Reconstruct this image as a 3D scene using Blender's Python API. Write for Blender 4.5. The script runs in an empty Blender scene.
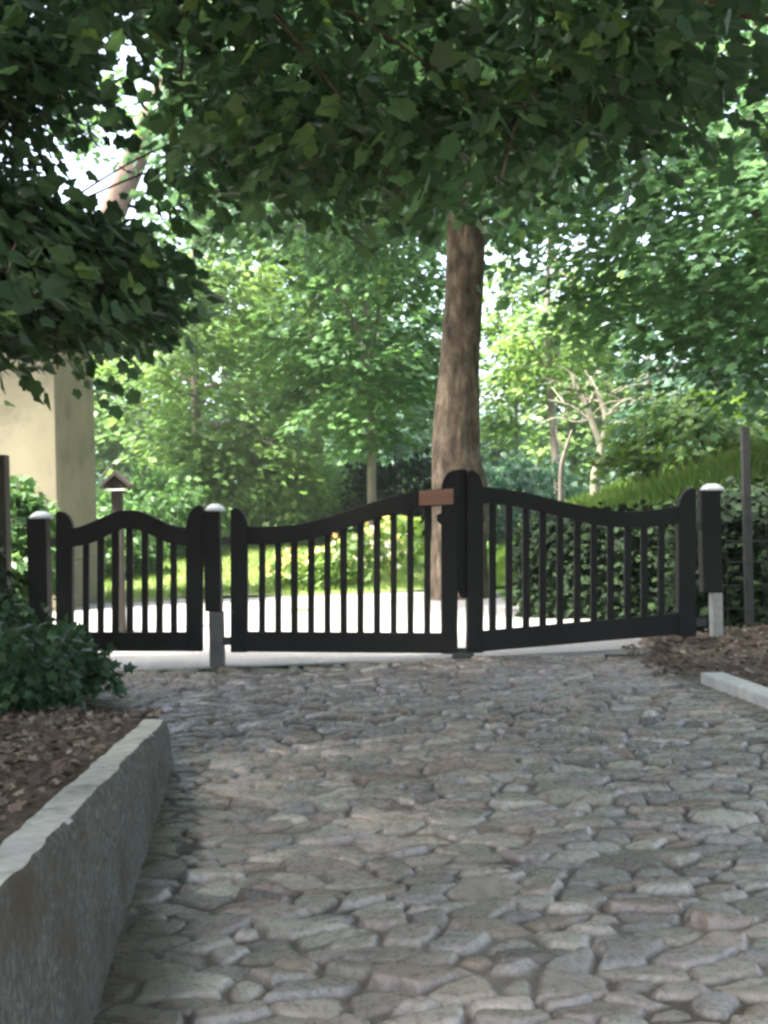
import bpy, bmesh, math
import numpy as np
from mathutils import Vector, Matrix

RNG = np.random.RandomState(7)
S = bpy.context.scene
COL = S.collection
F, CX, CY, CZ = 1200.0, 384.0, 512.0, 1.10
ROLL = math.radians(1.3)
CR, SR = math.cos(ROLL), math.sin(ROLL)


def at(px, py, Y):
    """point at distance Y that the photograph shows at (px, py)"""
    dx, dy = px - CX, CY - py
    lx, ly = CR * dx + SR * dy, -SR * dx + CR * dy
    return Vector((lx / F * Y, Y, CZ + ly / F * Y))


def sstep(a, b, x):
    t = np.clip((np.asarray(x, float) - a) / (b - a), 0, 1)
    return t * t * (3 - 2 * t)


def wav(x, y, f, seed=0, octv=3):
    """cheap smooth pseudo noise, about -1..1"""
    r = np.random.RandomState(seed)
    out = 0.0
    amp = 1.0
    tot = 0.0
    for o in range(octv):
        for k in range(4):
            a = r.uniform(0, 6.28)
            fr = f * (2 ** o) * r.uniform(0.7, 1.3)
            out = out + amp * np.sin((x * math.cos(a) + y * math.sin(a)) * fr + r.uniform(0, 6.28))
            tot += amp * 0.55
        amp *= 0.55
    return out / tot


# ------------------------------------------------------------------ ground shape
def road_z(X, Y):
    Y = np.asarray(Y, float)
    X = np.asarray(X, float)
    up = -0.40 + 0.044 * Y
    z = np.where(Y < 8.6, up, np.where(Y < 9.6, up[()] * 0 + (-0.0216 + 0.044 * (Y - 8.6) * (1 - 0.5 * (Y - 8.6))), 0.0004))
    return z + 0.012 * np.clip(X, -4, 4)


def wall_x(Y):
    return -0.53 - 0.095 * np.asarray(Y, float)


def wall_top(Y):
    return 0.565 - 0.08 * np.asarray(Y, float)


WALL_END = 6.05


def left_edge(Y):
    Y = np.asarray(Y, float)
    return np.where(Y < WALL_END, wall_x(Y) - 0.07, wall_x(WALL_END) - 0.07 - 1.30 * sstep(WALL_END, 9.0, Y))


def right_edge(Y):
    Y = np.asarray(Y, float)
    return np.maximum(1.90, 2.0 + 0.21 * (7.7 - Y))


def ground_z(X, Y):
    X = np.asarray(X, float)
    Y = np.asarray(Y, float)
    r = road_z(X, Y)
    z = r - 0.06
    # bed on the left
    d = left_edge(Y) - X
    bed = np.maximum(wall_top(Y) - 0.02, r + 0.02)
    bed_far = r + 0.16 * sstep(0.0, 0.5, d) - 0.03
    lb = np.where(Y < WALL_END, bed, np.maximum(bed_far, bed * sstep(8.2, 6.2, Y) + (r - 0.05) * (1 - sstep(8.2, 6.2, Y))))
    lb = lb + 0.025 * wav(X, Y, 2.5, 3)
    near = Y < 9.6
    z = np.where((d > 0) & near, lb, z)
    # verge on the right
    dr = X - (right_edge(Y) + 0.1)
    vb = r + 0.04 + 0.10 * sstep(0.2, 1.6, dr) + 0.02 * wav(X, Y, 3, 5)
    z = np.where((dr > 0) & (Y < 9.6), vb, z)
    # bank on the right beyond the gate
    xb = X - 0.06 * (Y - 14)
    bank = (0.85 * sstep(1.2, 3.1, xb) + 0.95 * sstep(2.4, 6.2, xb) + 0.06 * wav(X, Y, 1.8, 17)) * sstep(11.6, 14.6, Y)
    bank = bank * (1 - 0.5 * sstep(24, 50, Y)) * (1 - 0.6 * sstep(14, 40, X))
    z = z + np.maximum(bank, 0) + 0.50 * sstep(16.8, 25, Y) * sstep(2.5, 0.5, X)
    # rolling land farther away
    z = z + sstep(26, 120, Y) * 1.5 + 0.25 * wav(X, Y, 0.12, 8) * sstep(24, 50, np.hypot(X, Y))
    return z


# ------------------------------------------------------------------ object helpers
def tag(o, label=None, cat=None, group=None, kind=None):
    if label:
        o['label'] = label
    if cat:
        o['category'] = cat
    if group:
        o['group'] = group
    if kind:
        o['kind'] = kind
    return o


def thing(name, loc, label, cat, group=None):
    o = bpy.data.objects.new(name, None)
    o.empty_display_size = 0.2
    o.location = loc
    COL.objects.link(o)
    return tag(o, label, cat, group)


def link(name, me, mat, parent=None, smooth=False):
    o = bpy.data.objects.new(name, me)
    COL.objects.link(o)
    if mat:
        me.materials.append(mat)
    if smooth:
        me.polygons.foreach_set('use_smooth', [True] * len(me.polygons))
    if parent:
        p = parent
        off = Vector((0, 0, 0))
        while p:
            off += p.location
            p = p.parent
        me.transform(Matrix.Translation(-off))
        o.parent = parent
    return o


def mesh_np(verts, loop_vi, starts, totals):
    me = bpy.data.meshes.new('m')
    me.vertices.add(len(verts))
    me.vertices.foreach_set('co', np.asarray(verts, np.float32).ravel())
    me.loops.add(len(loop_vi))
    me.loops.foreach_set('vertex_index', np.asarray(loop_vi, np.int32))
    me.polygons.add(len(starts))
    me.polygons.foreach_set('loop_start', np.asarray(starts, np.int32))
    try:
        me.polygons.foreach_set('loop_total', np.asarray(totals, np.int32))
    except Exception:
        pass
    me.update(calc_edges=True)
    me.validate()
    return me


def grid_mesh(xs, ys, zf):
    X, Y = np.meshgrid(xs, ys)
    Z = zf(X, Y)
    return grid_from(X, Y, Z)


def grid_from(X, Y, Z, keep=None):
    nr, nc = X.shape
    V = np.stack([X, Y, Z], -1).reshape(-1, 3)
    i = np.arange(nr * nc).reshape(nr, nc)
    q = np.stack([i[:-1, :-1], i[:-1, 1:], i[1:, 1:], i[1:, :-1]], -1).reshape(-1, 4)
    if keep is not None:
        q = q[keep[:-1, :-1].ravel()]
    n = len(q)
    return mesh_np(V, q.ravel(), np.arange(n) * 4, np.full(n, 4))


def bm_mesh(bm):
    bmesh.ops.recalc_face_normals(bm, faces=bm.faces[:])
    me = bpy.data.meshes.new('m')
    bm.to_mesh(me)
    bm.free()
    return me


def extrude_poly(pts, depth_vec, bev=0.004):
    """closed solid from a 3D outline and a thickness vector"""
    bm = bmesh.new()
    a = [bm.verts.new(Vector(p) - depth_vec * 0.5) for p in pts]
    b = [bm.verts.new(Vector(p) + depth_vec * 0.5) for p in pts]
    n = len(pts)
    bm.faces.new(a)
    bm.faces.new(b[::-1])
    for i in range(n):
        bm.faces.new((a[i], a[(i + 1) % n], b[(i + 1) % n], b[i]))
    if bev:
        bmesh.ops.recalc_face_normals(bm, faces=bm.faces[:])
        bmesh.ops.bevel(bm, geom=[e for e in bm.edges if len(e.link_faces) == 2 and e.calc_face_angle(0) > 0.4],
                        offset=bev, segments=2, affect='EDGES', profile=0.6, clamp_overlap=True)
    return bm


def box_bm(c, s, bev=0.004, bm=None, rz=0):
    own = bm is None
    t = bmesh.new()
    bmesh.ops.create_cube(t, size=1.0)
    bmesh.ops.scale(t, vec=Vector(s), verts=t.verts)
    if bev:
        bmesh.ops.bevel(t, geom=t.edges[:], offset=bev, segments=2, affect='EDGES', profile=0.6)
    if rz:
        bmesh.ops.rotate(t, cent=(0, 0, 0), matrix=Matrix.Rotation(rz, 3, 'Z'), verts=t.verts)
    bmesh.ops.translate(t, vec=Vector(c), verts=t.verts)
    if own:
        return t
    me = bpy.data.meshes.new('t')
    t.to_mesh(me)
    t.free()
    bm.from_mesh(me)
    bpy.data.meshes.remove(me)
    return bm


def tube_arrays(pts, rad, sides=10, rough=0.0, seed=0, ridges=0.0):
    pts = np.asarray(pts, float)
    rad = np.asarray(rad, float)
    # resample finely
    n = len(pts)
    T = np.gradient(pts, axis=0)
    T /= np.linalg.norm(T, axis=1)[:, None] + 1e-9
    ref = np.array([0.31, 0.95, 0.05])
    A = np.cross(T, ref)
    A /= np.linalg.norm(A, axis=1)[:, None] + 1e-9
    B = np.cross(T, A)
    ang = np.linspace(0, 2 * math.pi, sides, endpoint=False)
    r = rad[:, None] * np.ones(sides)[None, :]
    if rough:
        ln = np.cumsum(np.r_[0, np.linalg.norm(np.diff(pts, axis=0), axis=1)])
        rs = np.random.RandomState(seed)
        for k in range(1, 9):
            r = r + rad[:, None] * rough / (1 + 0.5 * k) * np.sin(k * ang[None, :] + rs.uniform(0, 6.28) + ln[:, None] * rs.uniform(-3, 3))
        if ridges:
            w = 0
            for k in (17, 23, 31):
                w = w + np.sin(k * ang[None, :] + 2.0 * np.sin(ln[:, None] * rs.uniform(2, 5) + rs.uniform(0, 6)) + rs.uniform(0, 6))
            r = r + ridges * w / 3
    V = pts[:, None, :] + r[..., None] * (np.cos(ang)[None, :, None] * A[:, None, :] + np.sin(ang)[None, :, None] * B[:, None, :])
    V = V.reshape(-1, 3)
    q = []
    i = np.arange(n * sides).reshape(n, sides)
    j = np.roll(i, -1, axis=1)
    q = np.stack([i[:-1], j[:-1], j[1:], i[1:]], -1).reshape(-1, 4)
    return V, q


def spline(ctrl, n):
    """Catmull-Rom through control rows"""
    c = np.asarray(ctrl, float)
    c = np.vstack([2 * c[0] - c[1], c, 2 * c[-1] - c[-2]])
    m = len(c) - 3
    out = []
    for t in np.linspace(0, m - 1e-6, n):
        k = int(t)
        u = t - k
        p0, p1, p2, p3 = c[k:k + 4]
        out.append(0.5 * (2 * p1 + (p2 - p0) * u + (2 * p0 - 5 * p1 + 4 * p2 - p3) * u * u + (3 * p1 - p0 - 3 * p2 + p3) * u ** 3))
    return np.array(out)


class Tubes:
    def __init__(s):
        s.V, s.Q, s.n = [], [], 0

    def add(s, pts, rad, sides=8, **k):
        V, q = tube_arrays(pts, rad, sides, **k)
        s.V.append(V)
        s.Q.append(q + s.n)
        s.n += len(V)

    def mesh(s):
        V = np.vstack(s.V)
        q = np.vstack(s.Q)
        n = len(q)
        return mesh_np(V, q.ravel(), np.arange(n) * 4, np.full(n, 4))


# ------------------------------------------------------------------ materials
def new_mat(name):
    m = bpy.data.materials.new(name)
    m.use_nodes = True
    nt = m.node_tree
    nt.nodes.clear()
    out = nt.nodes.new('ShaderNodeOutputMaterial')
    return m, nt, out


def nd(nt, typ, **kw):
    n = nt.nodes.new(typ)
    for k, v in kw.items():
        if k in n.inputs:
            n.inputs[k].default_value = v
        else:
            setattr(n, k, v)
    return n


def ramp(nt, fac, stops):
    r = nt.nodes.new('ShaderNodeValToRGB')
    e = r.color_ramp.elements
    while len(e) < len(stops):
        e.new(0.5)
    for k, (p, c) in enumerate(stops):
        e[k].position = p
        e[k].color = (*c, 1)
    nt.links.new(fac, r.inputs[0])
    return r.outputs[0]


def surf_mat(name, stops, scale=6.0, rough=0.8, bump=0.3, bump_scale=None, spec=0.5, stretch=(1, 1, 1), detail=8, bdist=0.01, metallic=0.0, second=None):
    m, nt, out = new_mat(name)
    co = nd(nt, 'ShaderNodeTexCoord')
    mp = nd(nt, 'ShaderNodeMapping')
    mp.inputs['Scale'].default_value = stretch
    nt.links.new(co.outputs['Object'], mp.inputs[0])
    nz = nd(nt, 'ShaderNodeTexNoise', Scale=scale, Detail=detail, Roughness=0.65)
    nt.links.new(mp.outputs[0], nz.inputs['Vector'])
    c = ramp(nt, nz.outputs[0], stops)
    if second:
        n2 = nd(nt, 'ShaderNodeTexNoise', Scale=second[0], Detail=6.0, Roughness=0.7)
        nt.links.new(co.outputs['Object'], n2.inputs['Vector'])
        rr = ramp(nt, n2.outputs[0], [(second[2], (0, 0, 0)), (second[3], (1, 1, 1))])
        mx = nd(nt, 'ShaderNodeMix', data_type='RGBA')
        nt.links.new(rr, mx.inputs[0])
        nt.links.new(c, mx.inputs[6])
        mx.inputs[7].default_value = (*second[1], 1)
        c = mx.outputs[2]
    p = nd(nt, 'ShaderNodeBsdfPrincipled', Roughness=rough, Metallic=metallic)
    p.inputs['Specular IOR Level'].default_value = spec
    nt.links.new(c, p.inputs['Base Color'])
    if bump:
        nb = nd(nt, 'ShaderNodeTexNoise', Scale=bump_scale or scale * 3, Detail=10.0, Roughness=0.7)
        nt.links.new(mp.outputs[0], nb.inputs['Vector'])
        b = nd(nt, 'ShaderNodeBump', Strength=bump, Distance=bdist)
        nt.links.new(nb.outputs[0], b.inputs['Height'])
        nt.links.new(b.outputs[0], p.inputs['Normal'])
    nt.links.new(p.outputs[0], out.inputs[0])
    return m


def leaf_mat(name, stops, trans=0.4, tcol=1.3, rough=0.45, spec=0.35):
    """leaf tint comes from the per-leaf attribute"""
    m, nt, out = new_mat(name)
    a = nd(nt, 'ShaderNodeAttribute', attribute_name='tint')
    c = ramp(nt, a.outputs['Fac'], stops)
    p = nd(nt, 'ShaderNodeBsdfPrincipled', Roughness=rough)
    p.inputs['Specular IOR Level'].default_value = spec
    nt.links.new(c, p.inputs['Base Color'])
    t = nd(nt, 'ShaderNodeBsdfTranslucent')
    hs = nd(nt, 'ShaderNodeHueSaturation', Hue=0.485, Saturation=1.1, Value=tcol)
    nt.links.new(c, hs.inputs['Color'])
    nt.links.new(hs.outputs[0], t.inputs[0])
    mx = nd(nt, 'ShaderNodeMixShader')
    mx.inputs[0].default_value = trans
    nt.links.new(p.outputs[0], mx.inputs[1])
    nt.links.new(t.outputs[0], mx.inputs[2])
    nt.links.new(mx.outputs[0], out.inputs[0])
    return m


M = {}
M['black_paint'] = surf_mat('black_paint', [(0.3, (0.006, 0.0055, 0.005)), (0.7, (0.012, 0.011, 0.010))], 5, 0.6, 0.35, 40, 0.2, stretch=(1, 1, 0.15), bdist=0.004)
M['bare_wood'] = surf_mat('bare_wood', [(0.3, (0.20, 0.09, 0.05)), (0.7, (0.33, 0.16, 0.10))], 9, 0.5, 0.2, 60, 0.4, stretch=(0.15, 1, 1), bdist=0.003)
M['cap_metal'] = surf_mat('cap_metal', [(0.3, (0.55, 0.56, 0.57)), (0.7, (0.68, 0.69, 0.70))], 12, 0.4, 0.1, 40, 0.5)
M['iron'] = surf_mat('iron', [(0.3, (0.012, 0.012, 0.012)), (0.7, (0.03, 0.028, 0.026))], 20, 0.5, 0.3, 60, 0.5)
M['post_foot'] = surf_mat('post_foot', [(0.3, (0.20, 0.20, 0.19)), (0.7, (0.34, 0.33, 0.31))], 9, 0.8, 0.4, 50)
M['dull_foot'] = surf_mat('dull_foot', [(0.3, (0.07, 0.07, 0.065)), (0.7, (0.13, 0.125, 0.115))], 9, 0.8, 0.4, 50)
M['bark'] = surf_mat('bark', [(0.34, (0.034, 0.025, 0.018)), (0.5, (0.115, 0.084, 0.060)), (0.66, (0.225, 0.172, 0.125))], 8, 0.9, 1.0, 14, 0.2, stretch=(1, 1, 0.45), bdist=0.03, second=(1.6, (0.10, 0.105, 0.06), 0.55, 0.75))
M['bark_far'] = surf_mat('bark_far', [(0.3, (0.10, 0.085, 0.07)), (0.7, (0.22, 0.19, 0.155))], 5, 0.9, 0.5, 14, 0.2, stretch=(1, 1, 0.3), bdist=0.02)
M['bark_pale'] = surf_mat('bark_pale', [(0.3, (0.17, 0.16, 0.11)), (0.7, (0.30, 0.28, 0.21))], 5, 0.9, 0.4, 14, 0.2, bdist=0.02)
M['bark_red'] = surf_mat('bark_red', [(0.3, (0.07, 0.05, 0.038)), (0.7, (0.15, 0.105, 0.082))], 5, 0.9, 0.5, 14, 0.2, stretch=(1, 1, 0.4), bdist=0.02)
M['plaster'] = surf_mat('plaster', [(0.3, (0.150, 0.134, 0.086)), (0.7, (0.210, 0.190, 0.124))], 1.4, 0.9, 0.3, 60, 0.2, bdist=0.004, second=(1.7, (0.10, 0.092, 0.06), 0.50, 0.74))
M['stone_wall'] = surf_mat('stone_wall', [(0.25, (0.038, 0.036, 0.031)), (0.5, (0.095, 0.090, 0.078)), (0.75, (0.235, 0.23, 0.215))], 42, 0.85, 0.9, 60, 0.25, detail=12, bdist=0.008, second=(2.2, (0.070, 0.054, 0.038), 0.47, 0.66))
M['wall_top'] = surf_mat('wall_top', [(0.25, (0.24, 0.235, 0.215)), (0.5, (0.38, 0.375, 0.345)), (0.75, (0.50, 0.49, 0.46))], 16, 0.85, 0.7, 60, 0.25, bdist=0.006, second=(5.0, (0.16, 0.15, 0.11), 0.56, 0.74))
M['kerb_stone'] = surf_mat('kerb_stone', [(0.3, (0.30, 0.295, 0.28)), (0.7, (0.44, 0.435, 0.42))], 18, 0.8, 0.5, 60, 0.3, bdist=0.006)
M['soil'] = surf_mat('soil', [(0.3, (0.055, 0.037, 0.026)), (0.55, (0.11, 0.075, 0.054)), (0.75, (0.17, 0.12, 0.088))], 14, 0.95, 0.9, 30, 0.1, bdist=0.03)
M['gravel'] = surf_mat('gravel', [(0.3, (0.20, 0.192, 0.18)), (0.7, (0.32, 0.31, 0.295))], 30, 0.9, 0.5, 90, 0.2, bdist=0.01, second=(0.9, (0.17, 0.16, 0.148), 0.52, 0.78))
M['lawn'] = surf_mat('lawn', [(0.3, (0.13, 0.18, 0.05)), (0.55, (0.20, 0.25, 0.09)), (0.75, (0.28, 0.31, 0.13))], 9, 0.9, 0.9, 50, 0.15, bdist=0.04)
M['rooftile'] = surf_mat('rooftile', [(0.3, (0.16, 0.07, 0.05)), (0.7, (0.26, 0.12, 0.08))], 7, 0.8, 0.4, 20)
M['dark_wood'] = surf_mat('dark_wood', [(0.3, (0.02, 0.016, 0.012)), (0.7, (0.05, 0.04, 0.03))], 9, 0.7, 0.4, 40, 0.3, stretch=(1, 1, 0.2), bdist=0.004)
M['white_board'] = surf_mat('white_board', [(0.3, (0.62, 0.62, 0.60)), (0.7, (0.75, 0.75, 0.73))], 9, 0.6, 0.1, 40)

M['maple_dark'] = leaf_mat('maple_dark', [(0.0, (0.032, 0.072, 0.034)), (0.6, (0.054, 0.110, 0.050)), (0.9, (0.080, 0.155, 0.058)), (1.0, (0.13, 0.22, 0.06))], 0.36, 1.4, 0.42, 0.4)
M['leaf_mid'] = leaf_mat('leaf_mid', [(0.0, (0.045, 0.10, 0.032)), (0.6, (0.080, 0.165, 0.052)), (1.0, (0.12, 0.22, 0.07))], 0.45, 1.5)
M['leaf_fresh'] = leaf_mat('leaf_fresh', [(0.0, (0.070, 0.145, 0.058)), (0.6, (0.115, 0.22, 0.090)), (1.0, (0.17, 0.28, 0.12))], 0.5, 1.5)
M['maple_green'] = leaf_mat('maple_green', [(0.0, (0.042, 0.098, 0.044)), (0.6, (0.072, 0.152, 0.064)), (0.9, (0.105, 0.20, 0.075)), (1.0, (0.17, 0.28, 0.08))], 0.42, 1.5, 0.40, 0.45)
M['leaf_sun'] = leaf_mat('leaf_sun', [(0.0, (0.07, 0.13, 0.035)), (0.6, (0.12, 0.21, 0.06)), (1.0, (0.20, 0.28, 0.09))], 0.5, 1.5)
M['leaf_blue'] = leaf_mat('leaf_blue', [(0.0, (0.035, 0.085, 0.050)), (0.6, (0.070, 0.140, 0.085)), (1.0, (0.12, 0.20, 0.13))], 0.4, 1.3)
M['leaf_bright'] = leaf_mat('leaf_bright', [(0.0, (0.08, 0.15, 0.03)), (0.6, (0.14, 0.24, 0.05)), (1.0, (0.20, 0.30, 0.08))], 0.4, 1.3)
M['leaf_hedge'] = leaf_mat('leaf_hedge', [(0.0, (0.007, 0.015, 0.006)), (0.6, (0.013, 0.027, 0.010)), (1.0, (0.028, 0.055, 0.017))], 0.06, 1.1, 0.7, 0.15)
M['leaf_ivy'] = leaf_mat('leaf_ivy', [(0.0, (0.018, 0.045, 0.018)), (0.6, (0.032, 0.075, 0.028)), (1.0, (0.06, 0.12, 0.045))], 0.25, 1.2, 0.42, 0.35)
M['litter'] = leaf_mat('litter', [(0.0, (0.06, 0.043, 0.034)), (0.5, (0.12, 0.087, 0.068)), (0.85, (0.19, 0.145, 0.115)), (1.0, (0.31, 0.255, 0.21))], 0.1, 1.0, 0.8, 0.2)
M['grass_blade'] = leaf_mat('grass_blade', [(0.0, (0.10, 0.18, 0.035)), (0.6, (0.17, 0.28, 0.06)), (1.0, (0.27, 0.36, 0.11))], 0.45, 1.4)
M['blossom'] = leaf_mat('blossom', [(0.0, (0.62, 0.12, 0.06)), (0.14, (0.70, 0.28, 0.12)), (0.24, (0.75, 0.58, 0.12)), (0.7, (0.75, 0.68, 0.20)), (0.85, (0.75, 0.72, 0.70)), (1.0, (0.72, 0.45, 0.50))], 0.3, 1.1)


def ground_mat():
    m, nt, out = new_mat('forest_floor')
    co = nd(nt, 'ShaderNodeTexCoord')
    nz = nd(nt, 'ShaderNodeTexNoise', Scale=14.0, Detail=10.0, Roughness=0.7)
    nt.links.new(co.outputs['Object'], nz.inputs['Vector'])
    dirt = ramp(nt, nz.outputs[0], [(0.3, (0.055, 0.042, 0.032)), (0.55, (0.11, 0.086, 0.066)), (0.75, (0.18, 0.145, 0.115))])
    grass = ramp(nt, nz.outputs[0], [(0.3, (0.06, 0.11, 0.025)), (0.55, (0.11, 0.19, 0.045)), (0.75, (0.17, 0.26, 0.07))])
    sx = nd(nt, 'ShaderNodeSeparateXYZ')
    nt.links.new(co.outputs['Object'], sx.inputs[0])
    n2 = nd(nt, 'ShaderNodeTexNoise', Scale=0.9, Detail=5.0)
    nt.links.new(co.outputs['Object'], n2.inputs['Vector'])
    ad = nd(nt, 'ShaderNodeMath', operation='MULTIPLY_ADD')
    nt.links.new(n2.outputs[0], ad.inputs[0])
    ad.inputs[1].default_value = 2.5
    nt.links.new(sx.outputs[1], ad.inputs[2])
    mr = nd(nt, 'ShaderNodeMapRange')
    mr.inputs[1].default_value = 11.5
    mr.inputs[2].default_value = 13.5
    nt.links.new(ad.outputs[0], mr.inputs[0])
    mx = nd(nt, 'ShaderNodeMix', data_type='RGBA')
    nt.links.new(mr.outputs[0], mx.inputs[0])
    nt.links.new(dirt, mx.inputs[6])
    nt.links.new(grass, mx.inputs[7])
    p = nd(nt, 'ShaderNodeBsdfPrincipled', Roughness=0.95)
    p.inputs['Specular IOR Level'].default_value = 0.1
    nt.links.new(mx.outputs[2], p.inputs['Base Color'])
    b = nd(nt, 'ShaderNodeBump', Strength=0.8, Distance=0.03)
    nb = nd(nt, 'ShaderNodeTexNoise', Scale=40.0, Detail=8.0)
    nt.links.new(co.outputs['Object'], nb.inputs['Vector'])
    nt.links.new(nb.outputs[0], b.inputs['Height'])
    nt.links.new(b.outputs[0], p.inputs['Normal'])
    nt.links.new(p.outputs[0], out.inputs[0])
    return m


def cobble_mat():
    m, nt, out = new_mat('cobbles')
    a = nd(nt, 'ShaderNodeAttribute', attribute_name='stone')
    j = nd(nt, 'ShaderNodeAttribute', attribute_name='joint')
    co = nd(nt, 'ShaderNodeTexCoord')
    nz = nd(nt, 'ShaderNodeTexNoise', Scale=28.0, Detail=12.0, Roughness=0.72)
    nt.links.new(co.outputs['Object'], nz.inputs['Vector'])
    v = ramp(nt, nz.outputs[0], [(0.25, (0.55, 0.55, 0.55)), (0.5, (0.98, 0.97, 0.95)), (0.78, (1.35, 1.33, 1.30))])
    mu = nd(nt, 'ShaderNodeMix', data_type='RGBA', blend_type='MULTIPLY')
    mu.inputs[0].default_value = 1
    nt.links.new(a.outputs['Color'], mu.inputs[6])
    nt.links.new(v, mu.inputs[7])
    mx = nd(nt, 'ShaderNodeMix', data_type='RGBA')
    nt.links.new(j.outputs['Fac'], mx.inputs[0])
    dn = ramp(nt, nz.outputs[0], [(0.3, (0.036, 0.029, 0.023)), (0.7, (0.090, 0.073, 0.057))])
    nt.links.new(mu.outputs[2], mx.inputs[6])
    nt.links.new(dn, mx.inputs[7])
    p = nd(nt, 'ShaderNodeBsdfPrincipled')
    p.inputs['Specular IOR Level'].default_value = 0.65
    nt.links.new(mx.outputs[2], p.inputs['Base Color'])
    rr = nd(nt, 'ShaderNodeMapRange')
    rr.inputs[3].default_value = 0.16
    rr.inputs[4].default_value = 0.40
    nt.links.new(nz.outputs[0], rr.inputs[0])
    r2 = nd(nt, 'ShaderNodeMath', operation='MAXIMUM')
    nt.links.new(rr.outputs[0], r2.inputs[0])
    nt.links.new(j.outputs['Fac'], r2.inputs[1])
    nt.links.new(r2.outputs[0], p.inputs['Roughness'])
    nb = nd(nt, 'ShaderNodeTexNoise', Scale=60.0, Detail=10.0, Roughness=0.7)
    nt.links.new(co.outputs['Object'], nb.inputs['Vector'])
    b = nd(nt, 'ShaderNodeBump', Strength=0.55, Distance=0.006)
    nt.links.new(nb.outputs[0], b.inputs['Height'])
    nt.links.new(b.outputs[0], p.inputs['Normal'])
    nt.links.new(p.outputs[0], out.inputs[0])
    return m


# ------------------------------------------------------------------ leaves
def half_pairs(h):
    """folded leaf from one half outline (x>=0): two n-gons sharing the midrib"""
    h = np.array(h, float)
    right = np.c_[h, -0.25 * h[:, 0]]
    left = np.c_[-h[:, 0], h[:, 1], -0.25 * h[:, 0]]
    V = np.vstack([right, left])
    n = len(h)
    return V, [list(range(n)), list(range(2 * n - 1, n - 1, -1))]


SHAPES = {
    'maple': half_pairs([(0, 0), (0.22, -0.06), (0.40, 0.06), (0.38, 0.25), (0.54, 0.42), (0.46, 0.56), (0.32, 0.62), (0.20, 0.80), (0.07, 0.93), (0, 1.0)]),
    'mid': half_pairs([(0, 0), (0.40, 0.10), (0.27, 0.30), (0.52, 0.55), (0.2, 0.62), (0, 1.0)]),
    'kite': (np.array([(0, 0, 0), (0.42, 0.4, -0.12), (0, 1, 0), (-0.42, 0.4, -0.12)], float), [[0, 1, 2, 3]]),
    'blade': (np.array([(-0.05, 0, 0), (0.05, 0, 0), (0.03, 0.6, 0.06), (0.0, 1.0, 0.2), (-0.03, 0.6, 0.06)], float), [[0, 1, 2, 3, 4]]),
}


def leaf_mesh(P, N, D, size, shape='mid', tint=None, rng=RNG):
    """P positions, N leaf normals, D tip directions"""
    V0, polys = SHAPES[shape]
    n = len(P)
    N = N / (np.linalg.norm(N, axis=1)[:, None] + 1e-9)
    Xa = np.cross(D, N)
    Xa /= np.linalg.norm(Xa, axis=1)[:, None] + 1e-9
    Ya = np.cross(N, Xa)
    s = np.asarray(size)[:, None, None] * np.ones((n, 1, 1))
    wid = rng.uniform(0.8, 1.15, (n, 1, 1))
    fold = rng.uniform(0.2, 1.8, (n, 1, 1))
    V = P[:, None, :] + s * (V0[None, :, 0:1] * wid * Xa[:, None, :] + (V0[None, :, 1:2]) * Ya[:, None, :] + V0[None, :, 2:3] * fold * N[:, None, :])
    k = len(V0)
    V = V.reshape(-1, 3)
    pl = [len(p) for p in polys]
    flat = np.concatenate([np.array(p) for p in polys])
    loops = (flat[None, :] + (np.arange(n) * k)[:, None]).ravel()
    tot = np.tile(np.array(pl), n)
    starts = np.concatenate([[0], np.cumsum(tot)[:-1]])
    me = bpy.data.meshes.new('leaves')
    me.vertices.add(len(V))
    me.vertices.foreach_set('co', V.astype(np.float32).ravel())
    me.loops.add(len(loops))
    me.loops.foreach_set('vertex_index', loops.astype(np.int32))
    me.polygons.add(len(starts))
    me.polygons.foreach_set('loop_start', starts.astype(np.int32))
    me.update(calc_edges=True)
    if tint is None:
        tint = rng.uniform(0, 1, n)
    at_ = me.attributes.new('tint', 'FLOAT', 'FACE')
    at_.data.foreach_set('value', np.repeat(tint, len(polys)).astype(np.float32))
    return me


def rand_dir(n, rng=RNG):
    v = rng.normal(size=(n, 3))
    return v / np.linalg.norm(v, axis=1)[:, None]


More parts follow.
